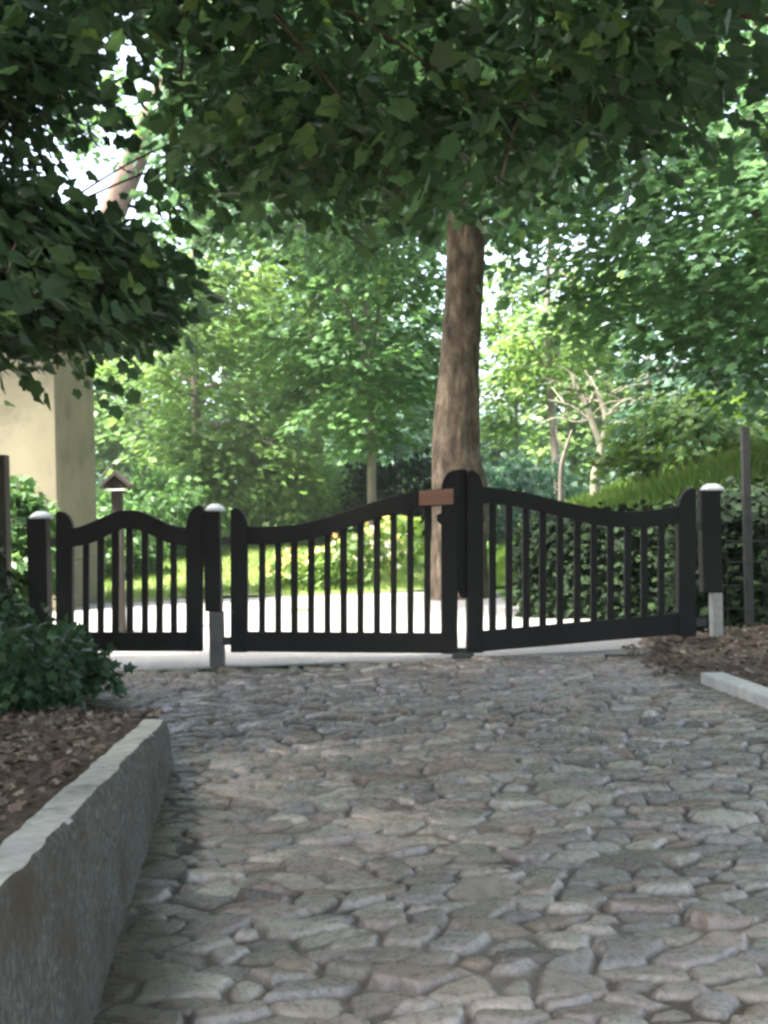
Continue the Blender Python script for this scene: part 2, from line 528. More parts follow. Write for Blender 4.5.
def sprays(C, axis, n_leaf, radius, size, shape, flat=0.28, up=1.0, out=0.5, jit=0.45, droop=0.25, rng=RNG, tint_spread=0.35, zcut=None):
    """leafy sprays round the centres C: flattened discs of leaves pointing away from axis (x, y)"""
    nC = len(C)
    o = C - np.array([axis[0], axis[1], 0])[None, :]
    o[:, 2] = 0
    o /= np.linalg.norm(o, axis=1)[:, None] + 1e-6
    o = o + rng.normal(scale=0.35, size=o.shape) * np.array([1, 1, 0.2])
    rad = radius * rng.uniform(0.6, 1.35, nC)
    idx = np.repeat(np.arange(nC), n_leaf)
    n = len(idx)
    a = rng.uniform(0, 2 * math.pi, n)
    r = np.sqrt(rng.uniform(0, 1, n)) * rad[idx]
    off = np.c_[np.cos(a) * r, np.sin(a) * r, rng.normal(scale=flat * 0.5, size=n) * rad[idx]]
    along = (off * o[idx]).sum(1)
    off[:, 2] -= droop * np.abs(along) + droop * 0.8 * r * r / (rad[idx] + 1e-6)
    P = C[idx] + off
    N = np.array([0, 0, up])[None, :] + out * o[idx] + rng.normal(scale=jit, size=(n, 3))
    D = o[idx] + 0.7 * off / (rad[idx][:, None] + 1e-6) + np.array([0, 0, -0.35])[None, :] + rng.normal(scale=0.3, size=(n, 3))
    base = rng.uniform(0, 1, nC)
    tint = np.clip(base[idx] * (1 - tint_spread) + rng.uniform(0, 1, n) * tint_spread + rng.normal(scale=0.06, size=n), 0, 1)
    tint = np.where(rng.uniform(0, 1, n) < 0.02, 1.0, tint)
    sz = size * rng.uniform(0.65, 1.25, n)
    if zcut is not None:
        k = P[:, 2] > zcut
        P, N, D, sz, tint = P[k], N[k], D[k], sz[k], tint[k]
    return leaf_mesh(P, N, D, sz, shape, tint, rng)


def ell_points(n, c, r, rng=RNG, shell=0.45):
    d = rand_dir(n, rng)
    q = rng.uniform(shell ** 3, 1, n) ** (1 / 3)
    return np.array(c)[None, :] + d * q[:, None] * np.array(r)[None, :]


def tree_trunk(parent, ctrl, rad, mat, sides=24, n=60, rough=0.05, ridges=0.008, seed=0, branches=(), name='trunk'):
    c = spline(np.c_[np.asarray(ctrl, float), np.asarray(rad, float)], n)
    T = Tubes()
    T.add(c[:, :3], np.maximum(c[:, 3], 0.01), sides, rough=rough, seed=seed, ridges=ridges)
    for (bc, br) in branches:
        b = spline(np.c_[np.asarray(bc, float), np.asarray(br, float)], max(10, 6 * len(bc)))
        T.add(b[:, :3], np.maximum(b[:, 3], 0.006), 9, rough=0.06, seed=seed + 5)
    return link(name, T.mesh(), mat, parent, smooth=True)


def limb_to(a, b, r0, r1, rng, sag=0.1):
    a, b = np.array(a, float), np.array(b, float)
    m1 = a * 0.66 + b * 0.34 + np.array([0, 0, 0.12 * np.linalg.norm(b - a)]) + rng.normal(scale=0.06 * np.linalg.norm(b - a), size=3)
    m2 = a * 0.3 + b * 0.7 + np.array([0, 0, 0.10 * np.linalg.norm(b - a)]) + rng.normal(scale=0.05 * np.linalg.norm(b - a), size=3)
    return ([a, m1, m2, b], [r0, r0 * 0.7 + r1 * 0.3, r0 * 0.3 + r1 * 0.7, r1])


def std_tree(name, base, h, crown, r0, label, cat, leafm, barkm, n_spray, n_leaf, rad, size, shape='mid', seed=1, lean=(0, 0), group=None, up=1.1, jit=0.33, flat=0.16, shell=0.45, nlimb=14, droop=0.55):
    """crown: list of (centre offset from base, radii, share)"""
    rng = np.random.RandomState(seed)
    base = np.array(base, float)
    t = thing(name, base, label, cat, group)
    top = base + np.array([lean[0], lean[1], h * 0.82])
    mid = base + np.array([lean[0] * 0.4 + rng.normal(scale=0.1), lean[1] * 0.4, h * 0.4])
    C = []
    for (c, r, k) in crown:
        C.append(ell_points(int(n_spray * k), base + np.array(c), r, rng, shell))
    C = np.vstack(C)
    br = []
    for k in rng.choice(len(C), min(nlimb, len(C)), replace=False):
        f = rng.uniform(0.3, 0.8)
        a = base + np.array([lean[0] * f, lean[1] * f, h * 0.82 * f])
        if C[k][2] < a[2] - 1.0:
            a[2] = max(base[2] + h * 0.25, C[k][2] + 0.2)
        br.append(limb_to(a, C[k], r0 * 0.35, 0.012, rng))
    tree_trunk(t, [base - np.array([0, 0, 0.3]), base + np.array([0, 0, 0.35]), mid, top], [r0 * 1.5, r0 * 1.08, r0 * 0.75, r0 * 0.12], barkm, 16, 40, 0.06, 0.004, seed, br)
    me = sprays(C, (base[0] + lean[0] * 0.6, base[1] + lean[1] * 0.6), n_leaf, rad, size, shape, rng=rng, up=up, jit=jit, flat=flat, droop=droop)
    link('crown', me, leafm, t)
    return t


# =================================================================== SETTING
def build_setting():
    xs = np.unique(np.concatenate([-np.geomspace(5, 600, 26), np.arange(-5, -2.8, 0.2), np.arange(-2.8, 3.4, 0.05), np.arange(3.4, 9, 0.25), np.geomspace(9, 600, 24)]))
    ys = np.unique(np.concatenate([-np.geomspace(1, 300, 14), np.arange(-1, 10, 0.06), np.arange(10, 24, 0.3), np.geomspace(24, 900, 40)]))
    g = link('ground', grid_mesh(xs, ys, ground_z), ground_mat(), smooth=True)
    tag(g, kind='structure')

    # cobbled road: every stone is modelled in the height of the sheet
    gx = np.arange(-2.75, 3.0, 0.0068)
    gy = np.concatenate([np.arange(0.4, 2.6, 0.016), np.arange(2.6, 5.5, 0.0068), np.arange(5.5, 8.93, 0.0095)])
    X, Y = np.meshgrid(gx, gy)
    wx = X + 0.020 * wav(X, Y, 13.0, 21, 5) + 0.0022 * wav(X, Y, 60.0, 23, 2)
    wy = Y + 0.015 * wav(X, Y, 14.0, 22, 5) + 0.0018 * wav(X, Y, 60.0, 24, 2)
    sx, sy = 0.172, 0.084
    r = np.random.RandomState(12)
    i0, i1 = int(-3.2 / sx), int(3.4 / sx) + 2
    j0, j1 = 0, int(9.4 / sy) + 3
    ii, jj = np.meshgrid(np.arange(i0, i1), np.arange(j0, j1))
    seedx = (ii + 0.5 * (jj % 2) + r.uniform(-0.36, 0.36, ii.shape)) * sx
    seedy = (jj + r.uniform(-0.34, 0.34, ii.shape)) * sy
    seedx = np.where(r.uniform(0, 1, ii.shape) < 0.20, 99, seedx)
    wgt = r.uniform(-0.022, 0.022, ii.shape)
    ci = np.round(wx / sx).astype(int) - i0
    cj = np.round(wy / sy).astype(int) - j0
    F1 = np.full(X.shape, 9.0)
    F2 = np.full(X.shape, 9.0)
    ID = np.zeros(X.shape, int)
    for dj in range(-2, 3):
        for di in range(-2, 3):
            a = np.clip(ci + di, 0, ii.shape[1] - 1)
            b = np.clip(cj + dj, 0, ii.shape[0] - 1)
            d = np.hypot((wx - seedx[b, a]) / 1.85, wy - seedy[b, a]) + wgt[b, a]
            better = d < F1
            F2 = np.where(better, F1, np.minimum(F2, d))
            ID = np.where(better, b * ii.shape[1] + a, ID)
            F1 = np.where(better, d, F1)
    e = F2 - F1
    ns = ii.size
    tx, ty = r.normal(scale=0.06, size=ns), r.normal(scale=0.10, size=ns)
    lift = r.normal(scale=0.008, size=ns)
    gap = r.uniform(0.003, 0.022, ns)
    sxx, syy = seedx.ravel()[ID], seedy.ravel()[ID]
    dome = sstep(0, 1, (e - 0.35 * gap[ID]) / (0.012 + 0.8 * gap[ID]))
    h = -0.021 + dome * (0.021 + lift[ID] + tx[ID] * np.clip(X - sxx, -.2, .2) + ty[ID] * np.clip(Y - syy, -.2, .2)) + 0.003 * sstep(0.02, 0.09, e) - 0.002
    h = h + (0.0042 * wav(X, Y, 26, 31, 3) + 0.0010 * wav(X, Y, 90, 35, 2)) * dome + 0.012 * wav(X, Y, 1.6, 33, 2)
    # soil swept against the wall and along the right edge
    dl = X - (left_edge(Y) + 0.07)
    dr = right_edge(Y) - X
    dirt = np.maximum(sstep(0.30, 0.0, dl + 0.10 * wav(X, Y, 5, 41)), sstep(0.30, 0.0, dr + 0.10 * wav(X, Y, 5, 42)))
    h = h * (1 - 0.8 * dirt) - 0.004 * dirt
    Z = road_z(X, Y) + h
    keep = (X > left_edge(Y) - 0.12) & (X < right_edge(Y) + 0.14)
    me = grid_from(X, Y, Z, keep)
    bm = bmesh.new()
    bm.from_mesh(me)
    # per stone colour, per vertex joint mask
    base = np.array([[0.235, 0.214, 0.200], [0.195, 0.180, 0.174], [0.285, 0.265, 0.250], [0.245, 0.205, 0.186], [0.222, 0.210, 0.214], [0.35, 0.325, 0.31], [0.205, 0.165, 0.146], [0.150, 0.137, 0.130]])
    kind = r.choice(len(base), ns, p=[.27, .19, .16, .08, .15, .05, .06, .04])
    cs = base[kind] * np.array([0.93, 0.885, 0.83]) * r.uniform(0.82, 1.18, (ns, 1)) * r.uniform(0.97, 1.03, (ns, 3))
    colr = cs[ID]
    soil = np.array([0.085, 0.068, 0.052])
    m2 = np.clip(dirt * (0.85 + 0.3 * wav(X, Y, 14, 44)), 0, 1)[..., None]
    colr = colr * (1 - m2) + soil * m2
    joint = np.clip(sstep(0.55, 0.05, dome) * (0.75 + 0.35 * wav(X, Y, 6, 46)), 0, 1)
    bm.free()
    a = me.attributes.new('stone', 'FLOAT_COLOR', 'POINT')
    a.data.foreach_set('color', np.concatenate([colr, np.ones(X.shape + (1,))], -1).astype(np.float32).ravel())
    b = me.attributes.new('joint', 'FLOAT', 'POINT')
    b.data.foreach_set('value', joint.astype(np.float32).ravel())
    o = link('road', me, cobble_mat(), smooth=True)
    tag(o, kind='structure')

    # pale forecourt behind the gate
    xs = np.arange(-9, 7.01, 0.2)
    ys = np.concatenate([np.arange(8.9, 10, 0.1), np.arange(10, 17.6, 0.25)])
    X, Y = np.meshgrid(xs, ys)
    far = 16.6 + 0.25 * wav(X, Y * 0, 0.9, 51) - 3.4 * sstep(0.9, 3.0, X)
    right = 2.3 - 0.35 * sstep(10.2, 9.2, Y) - 0.3 * sstep(10, 11, Y) + 0.2 * wav(Y, X * 0, 1.2, 52)
    k = (Y < far) & (X < right)
    o = link('forecourt', grid_from(X, Y, road_z(X, Y) - 0.006, k), M['gravel'], smooth=True)
    tag(o, kind='structure')

    # right kerb
    T = []
    bm = bmesh.new()
    yy = np.arange(2.95, 7.71, 0.95)
    for q in range(len(yy) - 1):
        a, b = yy[q] + 0.006, yy[q + 1] - 0.006
        xa, xb = float(right_edge(a)), float(right_edge(b))
        za = float(road_z(xa, a))
        zb = float(road_z(xb, b))
        p = [(xa, a, za), (xa + 0.15, a, za), (xb + 0.15, b, zb), (xb, b, zb)]
        t = extrude_poly([Vector(v) + Vector((0, 0, 0.0)) for v in p], Vector((0, 0, 0.13)), 0.014)
        mm = bpy.data.meshes.new('t')
        bm_ = t
        bm_.to_mesh(mm)
        bm_.free()
        bm.from_mesh(mm)
    o = link('kerb', bm_mesh(bm), M['kerb_stone'])
    tag(o, kind='structure')


def build_wall():
    """low retaining wall on the left, tapering towards the gate"""
    ys = np.arange(0.6, WALL_END + 0.001, 0.03)
    prof_n = 26
    rows = []
    for y in ys:
        xf, zt = float(wall_x(y)), float(wall_top(y))
        zb = float(road_z(xf, y)) - 0.12
        w = 0.13
        pts = []
        for t in np.linspace(0, 1, 14):
            pts.append((xf + 0.02 * (1 - t), zb + (zt - 0.018 - zb) * t))
        pts.append((xf - 0.006, zt - 0.005))
        for t in np.linspace(0.12, 0.9, 7):
            pts.append((xf - w * t, zt + 0.004))
        pts.append((xf - w + 0.004, zt - 0.008))
        pts.append((xf - w, zt - 0.03))
        pts.append((xf - w, zb))
        rows.append([(px, y, pz) for px, pz in pts])
    A = np.array(rows)
    yv, zv = A[..., 1], A[..., 2]
    k = A.shape[1]
    A[..., 0] += 0.005 * wav(yv, zv * 1.0, 7, 61, 4) + 0.004 * wav(yv, zv, 30, 62, 2)
    lumps = np.zeros(k)
    lumps[12:24] = 1
    A[..., 2] += lumps[None, :] * (0.007 * wav(yv, A[..., 0], 6, 63, 4))
    edge = np.zeros(k)
    edge[13:16] = 1
    A[..., 0] += edge[None, :] * 0.006 * wav(yv, zv * 0, 11, 64, 3)
    # rounded far end
    s = sstep(WALL_END - 0.12, WALL_END, ys)[:, None]
    A[..., 2] -= lumps[None, :] * 0.05 * s
    me = grid_from(A[..., 0], A[..., 1], A[..., 2])
    bm = bmesh.new()
    bm.from_mesh(me)
    bm.verts.ensure_lookup_table()
    n = len(ys)
    bm.faces.new([bm.verts[(n - 1) * k + q] for q in range(k)])
    bm.faces.new([bm.verts[q] for q in range(k)][::-1])
    me = bm_mesh(bm)
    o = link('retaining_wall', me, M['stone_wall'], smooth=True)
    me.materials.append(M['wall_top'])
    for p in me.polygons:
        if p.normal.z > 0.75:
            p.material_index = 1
    me.set_sharp_from_angle(angle=math.radians(30))
    tag(o, 'low rough grey stone retaining wall tapering along the left edge of the road', 'wall')


# =================================================================== GATE
def strip(up, lo):
    return list(up) + list(lo)[::-1]


def gate(name, label, group, depth, stile_polys, up, lo, bot, pickets, pick_top, ang=0.0, hinges=(), extra=None):
    base = at(sum(p[0] for p in bot) / len(bot), max(p[1] for p in bot), depth(sum(p[0] for p in bot) / len(bot)))
    t = thing(name, base, label, 'gate', group)
    x0, x1 = bot[0][0], bot[1][0]
    d = (at(x1, 600, depth(x1)) - at(x0, 600, depth(x0)))
    d.z = 0
    d.normalize()
    nrm = Vector((-d.y, d.x, 0))

    def P(pts):
        return [at(px, py, depth(px)) for px, py in pts]
    for sp in stile_polys:
        link('stile', bm_mesh(extrude_poly(P(sp), nrm * 0.078, 0.006)), M['black_paint'], t)
    tr = link('top_rail', bm_mesh(extrude_poly(P(strip(up, lo)), nrm * 0.062, 0.006)), M['black_paint'], t)
    link('bottom_rail', bm_mesh(extrude_poly(P(bot), nrm * 0.060, 0.005)), M['black_paint'], t)
    for px in pickets:
        ty = pick_top(px) - 6
        by = np.interp(px, [bot[0][0], bot[1][0]], [bot[0][1], bot[1][1]]) + 5
        w = 3.35 + RNG.uniform(-0.25, 0.25)
        j = RNG.uniform(-0.5, 0.5)
        link('picket', bm_mesh(extrude_poly(P([(px - w + j, ty), (px + w + j, ty), (px + w, by), (px - w, by)]), nrm * 0.026, 0.003)), M['black_paint'], t)
    for (hx0, hx1, hy) in hinges:
        link('hinge', bm_mesh(extrude_poly(P([(hx0, hy - 4), (hx1, hy - 4), (hx1, hy + 4), (hx0, hy + 4)]), nrm * 0.03, 0.003)), M['iron'], t)
    if extra:
        extra(t, P, nrm)
    return t


def ear(x0, x1, ytop, yside, ybot, high):
    """stile outline; 'high' says on which side the rounded top is highest"""
    n = 8
    pts = []
    if high == 'L':
        pts.append((x0, ybot))
        pts.append((x0, ytop + 3))
        pts.append((x0 + 2.5, ytop))
        for k in range(1, n + 1):
            a = k / n * math.pi / 2
            pts.append((x0 + 2.5 + (x1 - x0 - 2.5) * math.sin(a), yside - (yside - ytop) * math.cos(a)))
        pts.append((x1, ybot))
    else:
        pts.append((x0, ybot))
        for k in range(0, n):
            a = k / n * math.pi / 2
            pts.append((x1 - 2.5 - (x1 - x0 - 2.5) * math.cos(a), yside - (yside - ytop) * math.sin(a)))
        pts.append((x1 - 2.5, ytop))
        pts.append((x1, ytop + 3))
        pts.append((x1, ybot))
    return pts


def build_gates():
    GY = 9.0
    fl = lambda px: GY
    # narrow pedestrian gate
    up = spline([(71, 529), (85, 525), (100, 518.5), (115, 512), (128, 510), (141, 511.5), (156, 518), (170, 524.5), (189, 528)], 40)
    lo = spline([(71, 547), (85, 545), (100, 540), (115, 532), (128, 528.5), (141, 530.5), (156, 537), (170, 543), (189, 546)], 40)
    fu = lambda px: float(np.interp(px, lo[:, 0], lo[:, 1]))
    gate('pedestrian_gate', 'narrow black wooden gate with arched top rail and seven pickets', 'black picket gates', fl,
         [ear(57, 73.5, 511, 531, 651.5, 'L'), ear(186.5, 203, 505, 530, 651, 'R')], up, lo,
         [(72, 632), (188, 632), (188, 651), (72, 651)], [86, 100.7, 115.5, 130, 145, 159.5, 174], fu,
         hinges=[(50, 60, 542), (50, 60, 636)])
    # left leaf of the drive gate
    up = spline([(246.5, 526), (258, 526.3), (271, 526), (295, 524.5), (319, 519.5), (343, 512), (368, 503.5), (392, 496.5), (416, 491.5), (443, 488.5)], 50)
    lo = spline([(246.5, 544), (258, 544.5), (271, 544.2), (295, 542), (323, 536), (351, 527), (376, 519), (400, 512.5), (424, 507.5), (443, 505.5)], 50)
    f1 = lambda px, lo=lo: float(np.interp(px, lo[:, 0], lo[:, 1]))

    def latch_left(t, P, nrm):
        pts = P([(419, 491.2), (453, 488.6), (453, 504.2), (419, 505.6)])
        pl = link('plate', bm_mesh(extrude_poly([p - nrm * 0.046 for p in pts], nrm * 0.022, 0.002)), M['bare_wood'], t)
        pl['label'] = 'reddish brown bare plate fixed on the black rail'
        pts = P([(436.5, 515), (442, 512.5), (457, 512.5), (457, 525.5), (442, 525.5), (436.5, 521)])
        link('latch_strap', bm_mesh(extrude_poly([p - nrm * 0.0 for p in pts], nrm * 0.096, 0.003)), M['black_paint'], t)
    gate('drive_gate', 'black picket gate leaf rising rightwards, with a reddish brown plate', 'black picket gates', fl,
         [ear(231, 248, 507.5, 528, 652, 'L'), ear(441, 457.5, 470, 490, 653.5, 'R')], up, lo,
         [(246, 631.5), (443, 633), (443, 653), (246, 651.5)], [262, 278.3, 294.6, 311, 327.4, 343.8, 360.4, 377, 393.7, 410.4, 427.2], f1,
         hinges=[(222, 234, 541), (222, 234, 641)], extra=latch_left)
    # right leaf, standing a little open
    rd = lambda px: GY + (px - 466) / 230.0 * 0.22
    up = spline([(480, 486.6), (501.6, 488.5), (524, 492.3), (551, 499), (578.6, 505), (601, 509.5), (624, 511.3), (646.5, 510.6), (679, 506)], 50)
    lo = spline([(480, 503.6), (510.6, 506), (537.8, 511.8), (565, 518), (592, 524.5), (619, 527.4), (646.5, 527), (679, 523)], 50)
    f2 = lambda px, lo=lo: float(np.interp(px, lo[:, 0], lo[:, 1]))

    def latch_right(t, P, nrm):
        pts = P([(466, 512.5), (477, 512.5), (483, 515.5), (483, 522), (477, 526), (466, 526)])
        link('latch_strap', bm_mesh(extrude_poly(pts, nrm * 0.098, 0.003)), M['black_paint'], t)
        # meeting strip closing the upper gap
        pts = P([(455, 470.6), (459, 469.2), (465, 469.2), (469, 470.6), (467, 598), (461, 598), (457, 588)])
        link('meeting_strip', bm_mesh(extrude_poly([p + nrm * 0.02 for p in pts], nrm * 0.03, 0.002)), M['black_paint'], t)
    gate('drive_gate', 'black picket gate leaf sloping down rightwards, standing slightly open', 'black picket gates', rd,
         [ear(466.5, 482.5, 470, 490, 652.5, 'L'), ear(677, 694.5, 488, 510, 636, 'R')], up, lo,
         [(480, 631), (679, 612.8), (679, 634), (480, 651.5)], [492.5, 509, 526, 542.7, 559.8, 577, 593.7, 610.4, 627.5, 644.3, 661], f2,
         hinges=[(692, 706, 526), (692, 706, 622)], extra=latch_right)

    # posts
    def post(label, x0, x1, ytop, ybot, foot, Y, cap=True):
        b = at((x0 + x1) / 2, ybot, Y)
        t = thing('gate_post', b, label, 'gate post', 'black gate posts')
        c = at((x0 + x1) / 2, ytop + 5, Y)
        w = (x1 - x0) / F * Y
        zt = c.z
        gz = float(road_z(b.x, Y)) - 0.15
        zf = at(0, foot[2], Y).z - at(0, ybot, Y).z + b.z if foot else gz
        link('shaft', bm_mesh(box_bm((b.x, Y, (zt + zf) / 2), (w, w, zt - zf), 0.008)), M['black_paint'], t)
        # domed metal cap
        bm = bmesh.new()
        prof = [(0.0, 0.050), (0.35, 0.046), (0.7, 0.032), (0.95, 0.012), (1.02, 0.0), (1.0, -0.008), (0.88, -0.010)]
        n = 24
        rings = []
        for (rr, zz) in prof:
            if rr == 0:
                rings.append([bm.verts.new((c.x, Y, zt + zz))])
                continue
            ring = []
            for k in range(n):
                a = 2 * math.pi * k / n
                cx_, sy_ = math.cos(a), math.sin(a)
                q = 1.0 / max(abs(cx_), abs(sy_)) ** 0.35
                ring.append(bm.verts.new((c.x + cx_ * q * rr * w * 0.60, Y + sy_ * q * rr * w * 0.60, zt + zz + 0.004)))
            rings.append(ring)
        for a, b_ in zip(rings[:-1], rings[1:]):
            for k in range(n):
                if len(a) == 1:
                    bm.faces.new((a[0], b_[k], b_[(k + 1) % n]))
                else:
                    bm.faces.new((a[k], b_[k], b_[(k + 1) % n], a[(k + 1) % n]))
        bm.faces.new(rings[-1][::-1])
        link('cap', bm_mesh(bm), M['cap_metal'], t, smooth=True)
        if foot:
            fx0, fx1 = at(foot[0], ybot, Y).x, at(foot[1], ybot, Y).x
            link('foot', bm_mesh(box_bm(((fx0 + fx1) / 2, Y + 0.004, (zf + gz) / 2 - 0.002), (fx1 - fx0, w * 0.96, zf - gz), 0.008)), M['post_foot' if foot[2] < 600 else 'dull_foot'], t)
        return t
    post('black square gate post half hidden by the ivy bush', 32, 51, 513, 648, None, GY + 0.02)
    post('black gate post with grey foot between the narrow and wide gates', 207, 223.5, 505.5, 663, (210.5, 224.5, 611), GY + 0.02)
    post('black gate post with pale foot beside the wire fence', 702.5, 721.5, 485, 643, (712, 721.5, 592), GY + 0.27)

    # gate stop on the ground where the leaves meet
    c = at(463, 657, GY)
    bm = bmesh.new()
    z = float(road_z(c.x, GY))
    box_bm((c.x, GY, z + 0.010), (0.16, 0.14, 0.055), 0.014, bm)
    box_bm((c.x, GY + 0.035, z + 0.04), (0.09, 0.045, 0.05), 0.012, bm)
    o = link('gate_stop', bm_mesh(bm), M['iron'])
    tag(o, 'small dark iron stop on the ground where the two gate leaves meet', 'gate stop')


# =================================================================== OTHER STRUCTURES
def build_house():
    Y0 = 15.0
    xr = at(56, 450, Y0).x
    t = thing('house', (xr - 3, Y0 + 2, 0), 'cream yellow plastered house corner behind the narrow gate', 'house')
    Y1 = 17.05
    bm = bmesh.new()
    box_bm((xr - 4.0, (Y0 + Y1) / 2, 1.9), (8.0, Y1 - Y0, 4.6), 0.015, bm)
    link('wall', bm_mesh(bm), M['plaster'], t)
    bm = bmesh.new()
    box_bm((xr - 4.0, (Y0 + Y1) / 2, 0.2), (8.10, Y1 - Y0 + 0.10, 0.7), 0.02, bm)
    link('plinth', bm_mesh(bm), M['plaster'], t)
    bm = bmesh.new()
    z = 4.17
    pts = [(xr + 0.3, Y0 - 0.35, z), (xr + 0.3, Y1 + 0.35, z), (xr + 0.3, (Y0 + Y1) / 2, z + 0.5)]
    bmr = extrude_poly([Vector(p) + Vector((-4.7, 0, 0)) for p in pts], Vector((9.4, 0, 0)), 0.02)
    link('roof', bm_mesh(bmr), M['rooftile'], t)
    # window in the hidden left part of the front
    wx = xr - 3.2
    bm = bmesh.new()
    for (cx, cz, sx_, sz_) in ((wx, 2.55, 1.2, 0.07), (wx, 1.25, 1.2, 0.07), (wx - 0.57, 1.9, 0.07, 1.23), (wx + 0.57, 1.9, 0.07, 1.23), (wx, 1.9, 0.05, 1.23)):
        box_bm((cx, Y0 - 0.02, cz), (sx_, 0.06, sz_), 0.004, bm)
    w = link('window', bm_mesh(bm), M['white_board'], t)
    link('pane', bm_mesh(box_bm((wx, Y0 - 0.008, 1.9), (1.07, 0.02, 1.2), 0.002)), M['iron'], w)

    # little roofed post behind the narrow gate
    Y = 12.0
    c = at(117, 480, Y)
    gz = float(road_z(c.x, Y))
    t = thing('roofed_post', (c.x, Y, gz), 'dark wooden post with a small pitched roof behind the narrow gate', 'post')
    zr = at(117, 488, Y).z
    link('post', bm_mesh(box_bm((c.x, Y, (gz + zr) / 2), (0.10, 0.10, zr - gz + 0.02), 0.008)), M['dark_wood'], t)
    za = at(117, 471, Y).z
    hw = 0.15
    pts = [(c.x - hw, Y, zr - 0.01), (c.x - hw - 0.005, Y, zr + 0.02), (c.x, Y, za), (c.x + hw + 0.005, Y, zr + 0.02), (c.x + hw, Y, zr - 0.01), (c.x, Y, za - 0.05)]
    link('roof', bm_mesh(extrude_poly([Vector(p) for p in pts], Vector((0, 0.24, 0)), 0.004)), M['dark_wood'], t)
    link('gable_board', bm_mesh(extrude_poly([Vector((c.x - 0.10, Y, zr + 0.0)), Vector((c.x, Y, za - 0.06)), Vector((c.x + 0.10, Y, zr + 0.0))], Vector((0, 0.16, 0)), 0.002)), M['dark_wood'], t)
    link('ledge', bm_mesh(box_bm((c.x - 0.01, Y - 0.02, zr - 0.02), (0.20, 0.17, 0.016), 0.003)), M['white_board'], t)

    # dark fence post at the left edge of the picture
    Y = 9.4
    c = at(0, 455, Y)
    gz = float(ground_z(c.x, Y))
    bm = box_bm((c.x - 0.015, Y, (gz - 0.1 + c.z) / 2), (0.14, 0.14, c.z - gz + 0.1), 0.012)
    o = link('fence_post', bm_mesh(bm), M['dark_wood'])
    tag(o, 'dark weathered timber post at the left edge beside the house', 'post')

    # wire fence on the right
    Y = 9.6
    a = at(747, 520, Y)
    t = thing('wire_fence', (a.x, Y, float(ground_z(a.x, Y))), 'dark wire mesh fence with thin posts to the right of the gate', 'fence')
    for k, x in enumerate((a.x, a.x + 1.9, a.x + 3.8)):
        gz = float(ground_z(x, Y)) - 0.2
        zt = at(747, 427, Y).z if k == 0 else at(747, 430, Y).z
        link('fence_post', bm_mesh(box_bm((x, Y, (gz + zt) / 2), (0.062, 0.062, zt - gz), 0.005)), M['iron'], t)
    T = Tubes()
    x0, x1 = at(724, 500, Y).x, a.x + 3.8
    ztop = at(735, 497, Y).z
    zb = 0.10
    for z in np.linspace(zb, ztop, 7):
        xs = np.linspace(x0, x1, 30)
        T.add(np.c_[xs, np.full(30, Y - 0.035), z + 0.008 * np.sin(xs * 3 + z * 9)], np.full(30, 0.0035), 6)
    for x in np.arange(x0, x1, 0.16):
        T.add(np.c_[np.full(4, x), np.full(4, Y - 0.041), np.linspace(zb - 0.05, ztop, 4)], np.full(4, 0.0025), 5)
    link('wire_mesh', T.mesh(), M['iron'], t)


# =================================================================== PLANTS
def shrub(name, label, cat, c, r, n, leafm, size, shape='mid', group=None, seed=1, up=0.6, jit=0.7, base_z=None, stems=True, nl=26, shell=0.55):
    rng = np.random.RandomState(seed)
    c = np.array(c, float)
    gz = float(ground_z(c[0], c[1])) if base_z is None else base_z
    t = thing(name, (c[0], c[1], gz), label, cat, group)
    C = ell_points(n, c, r, rng, shell)
    C = C[C[:, 2] > gz + 0.02]
    link('foliage', sprays(C, (c[0], c[1]), nl, min(r) * 0.35, size, shape, rng=rng, up=up, out=0.8, jit=jit, flat=0.8, zcut=gz + 0.01), leafm, t)
    if stems:
        T = Tubes()
        for k in range(12):
            p = C[rng.randint(len(C))]
            b = np.array([c[0] + rng.normal(scale=0.1), c[1] + rng.normal(scale=0.1), gz - 0.05])
            pc, pr = limb_to(b, p, 0.02, 0.005, rng)
            s = spline(np.c_[np.array(pc), pr], 12)
            T.add(s[:, :3], s[:, 3], 6)
        link('stem', T.mesh(), M['bark_far'], t, smooth=True)
    return t


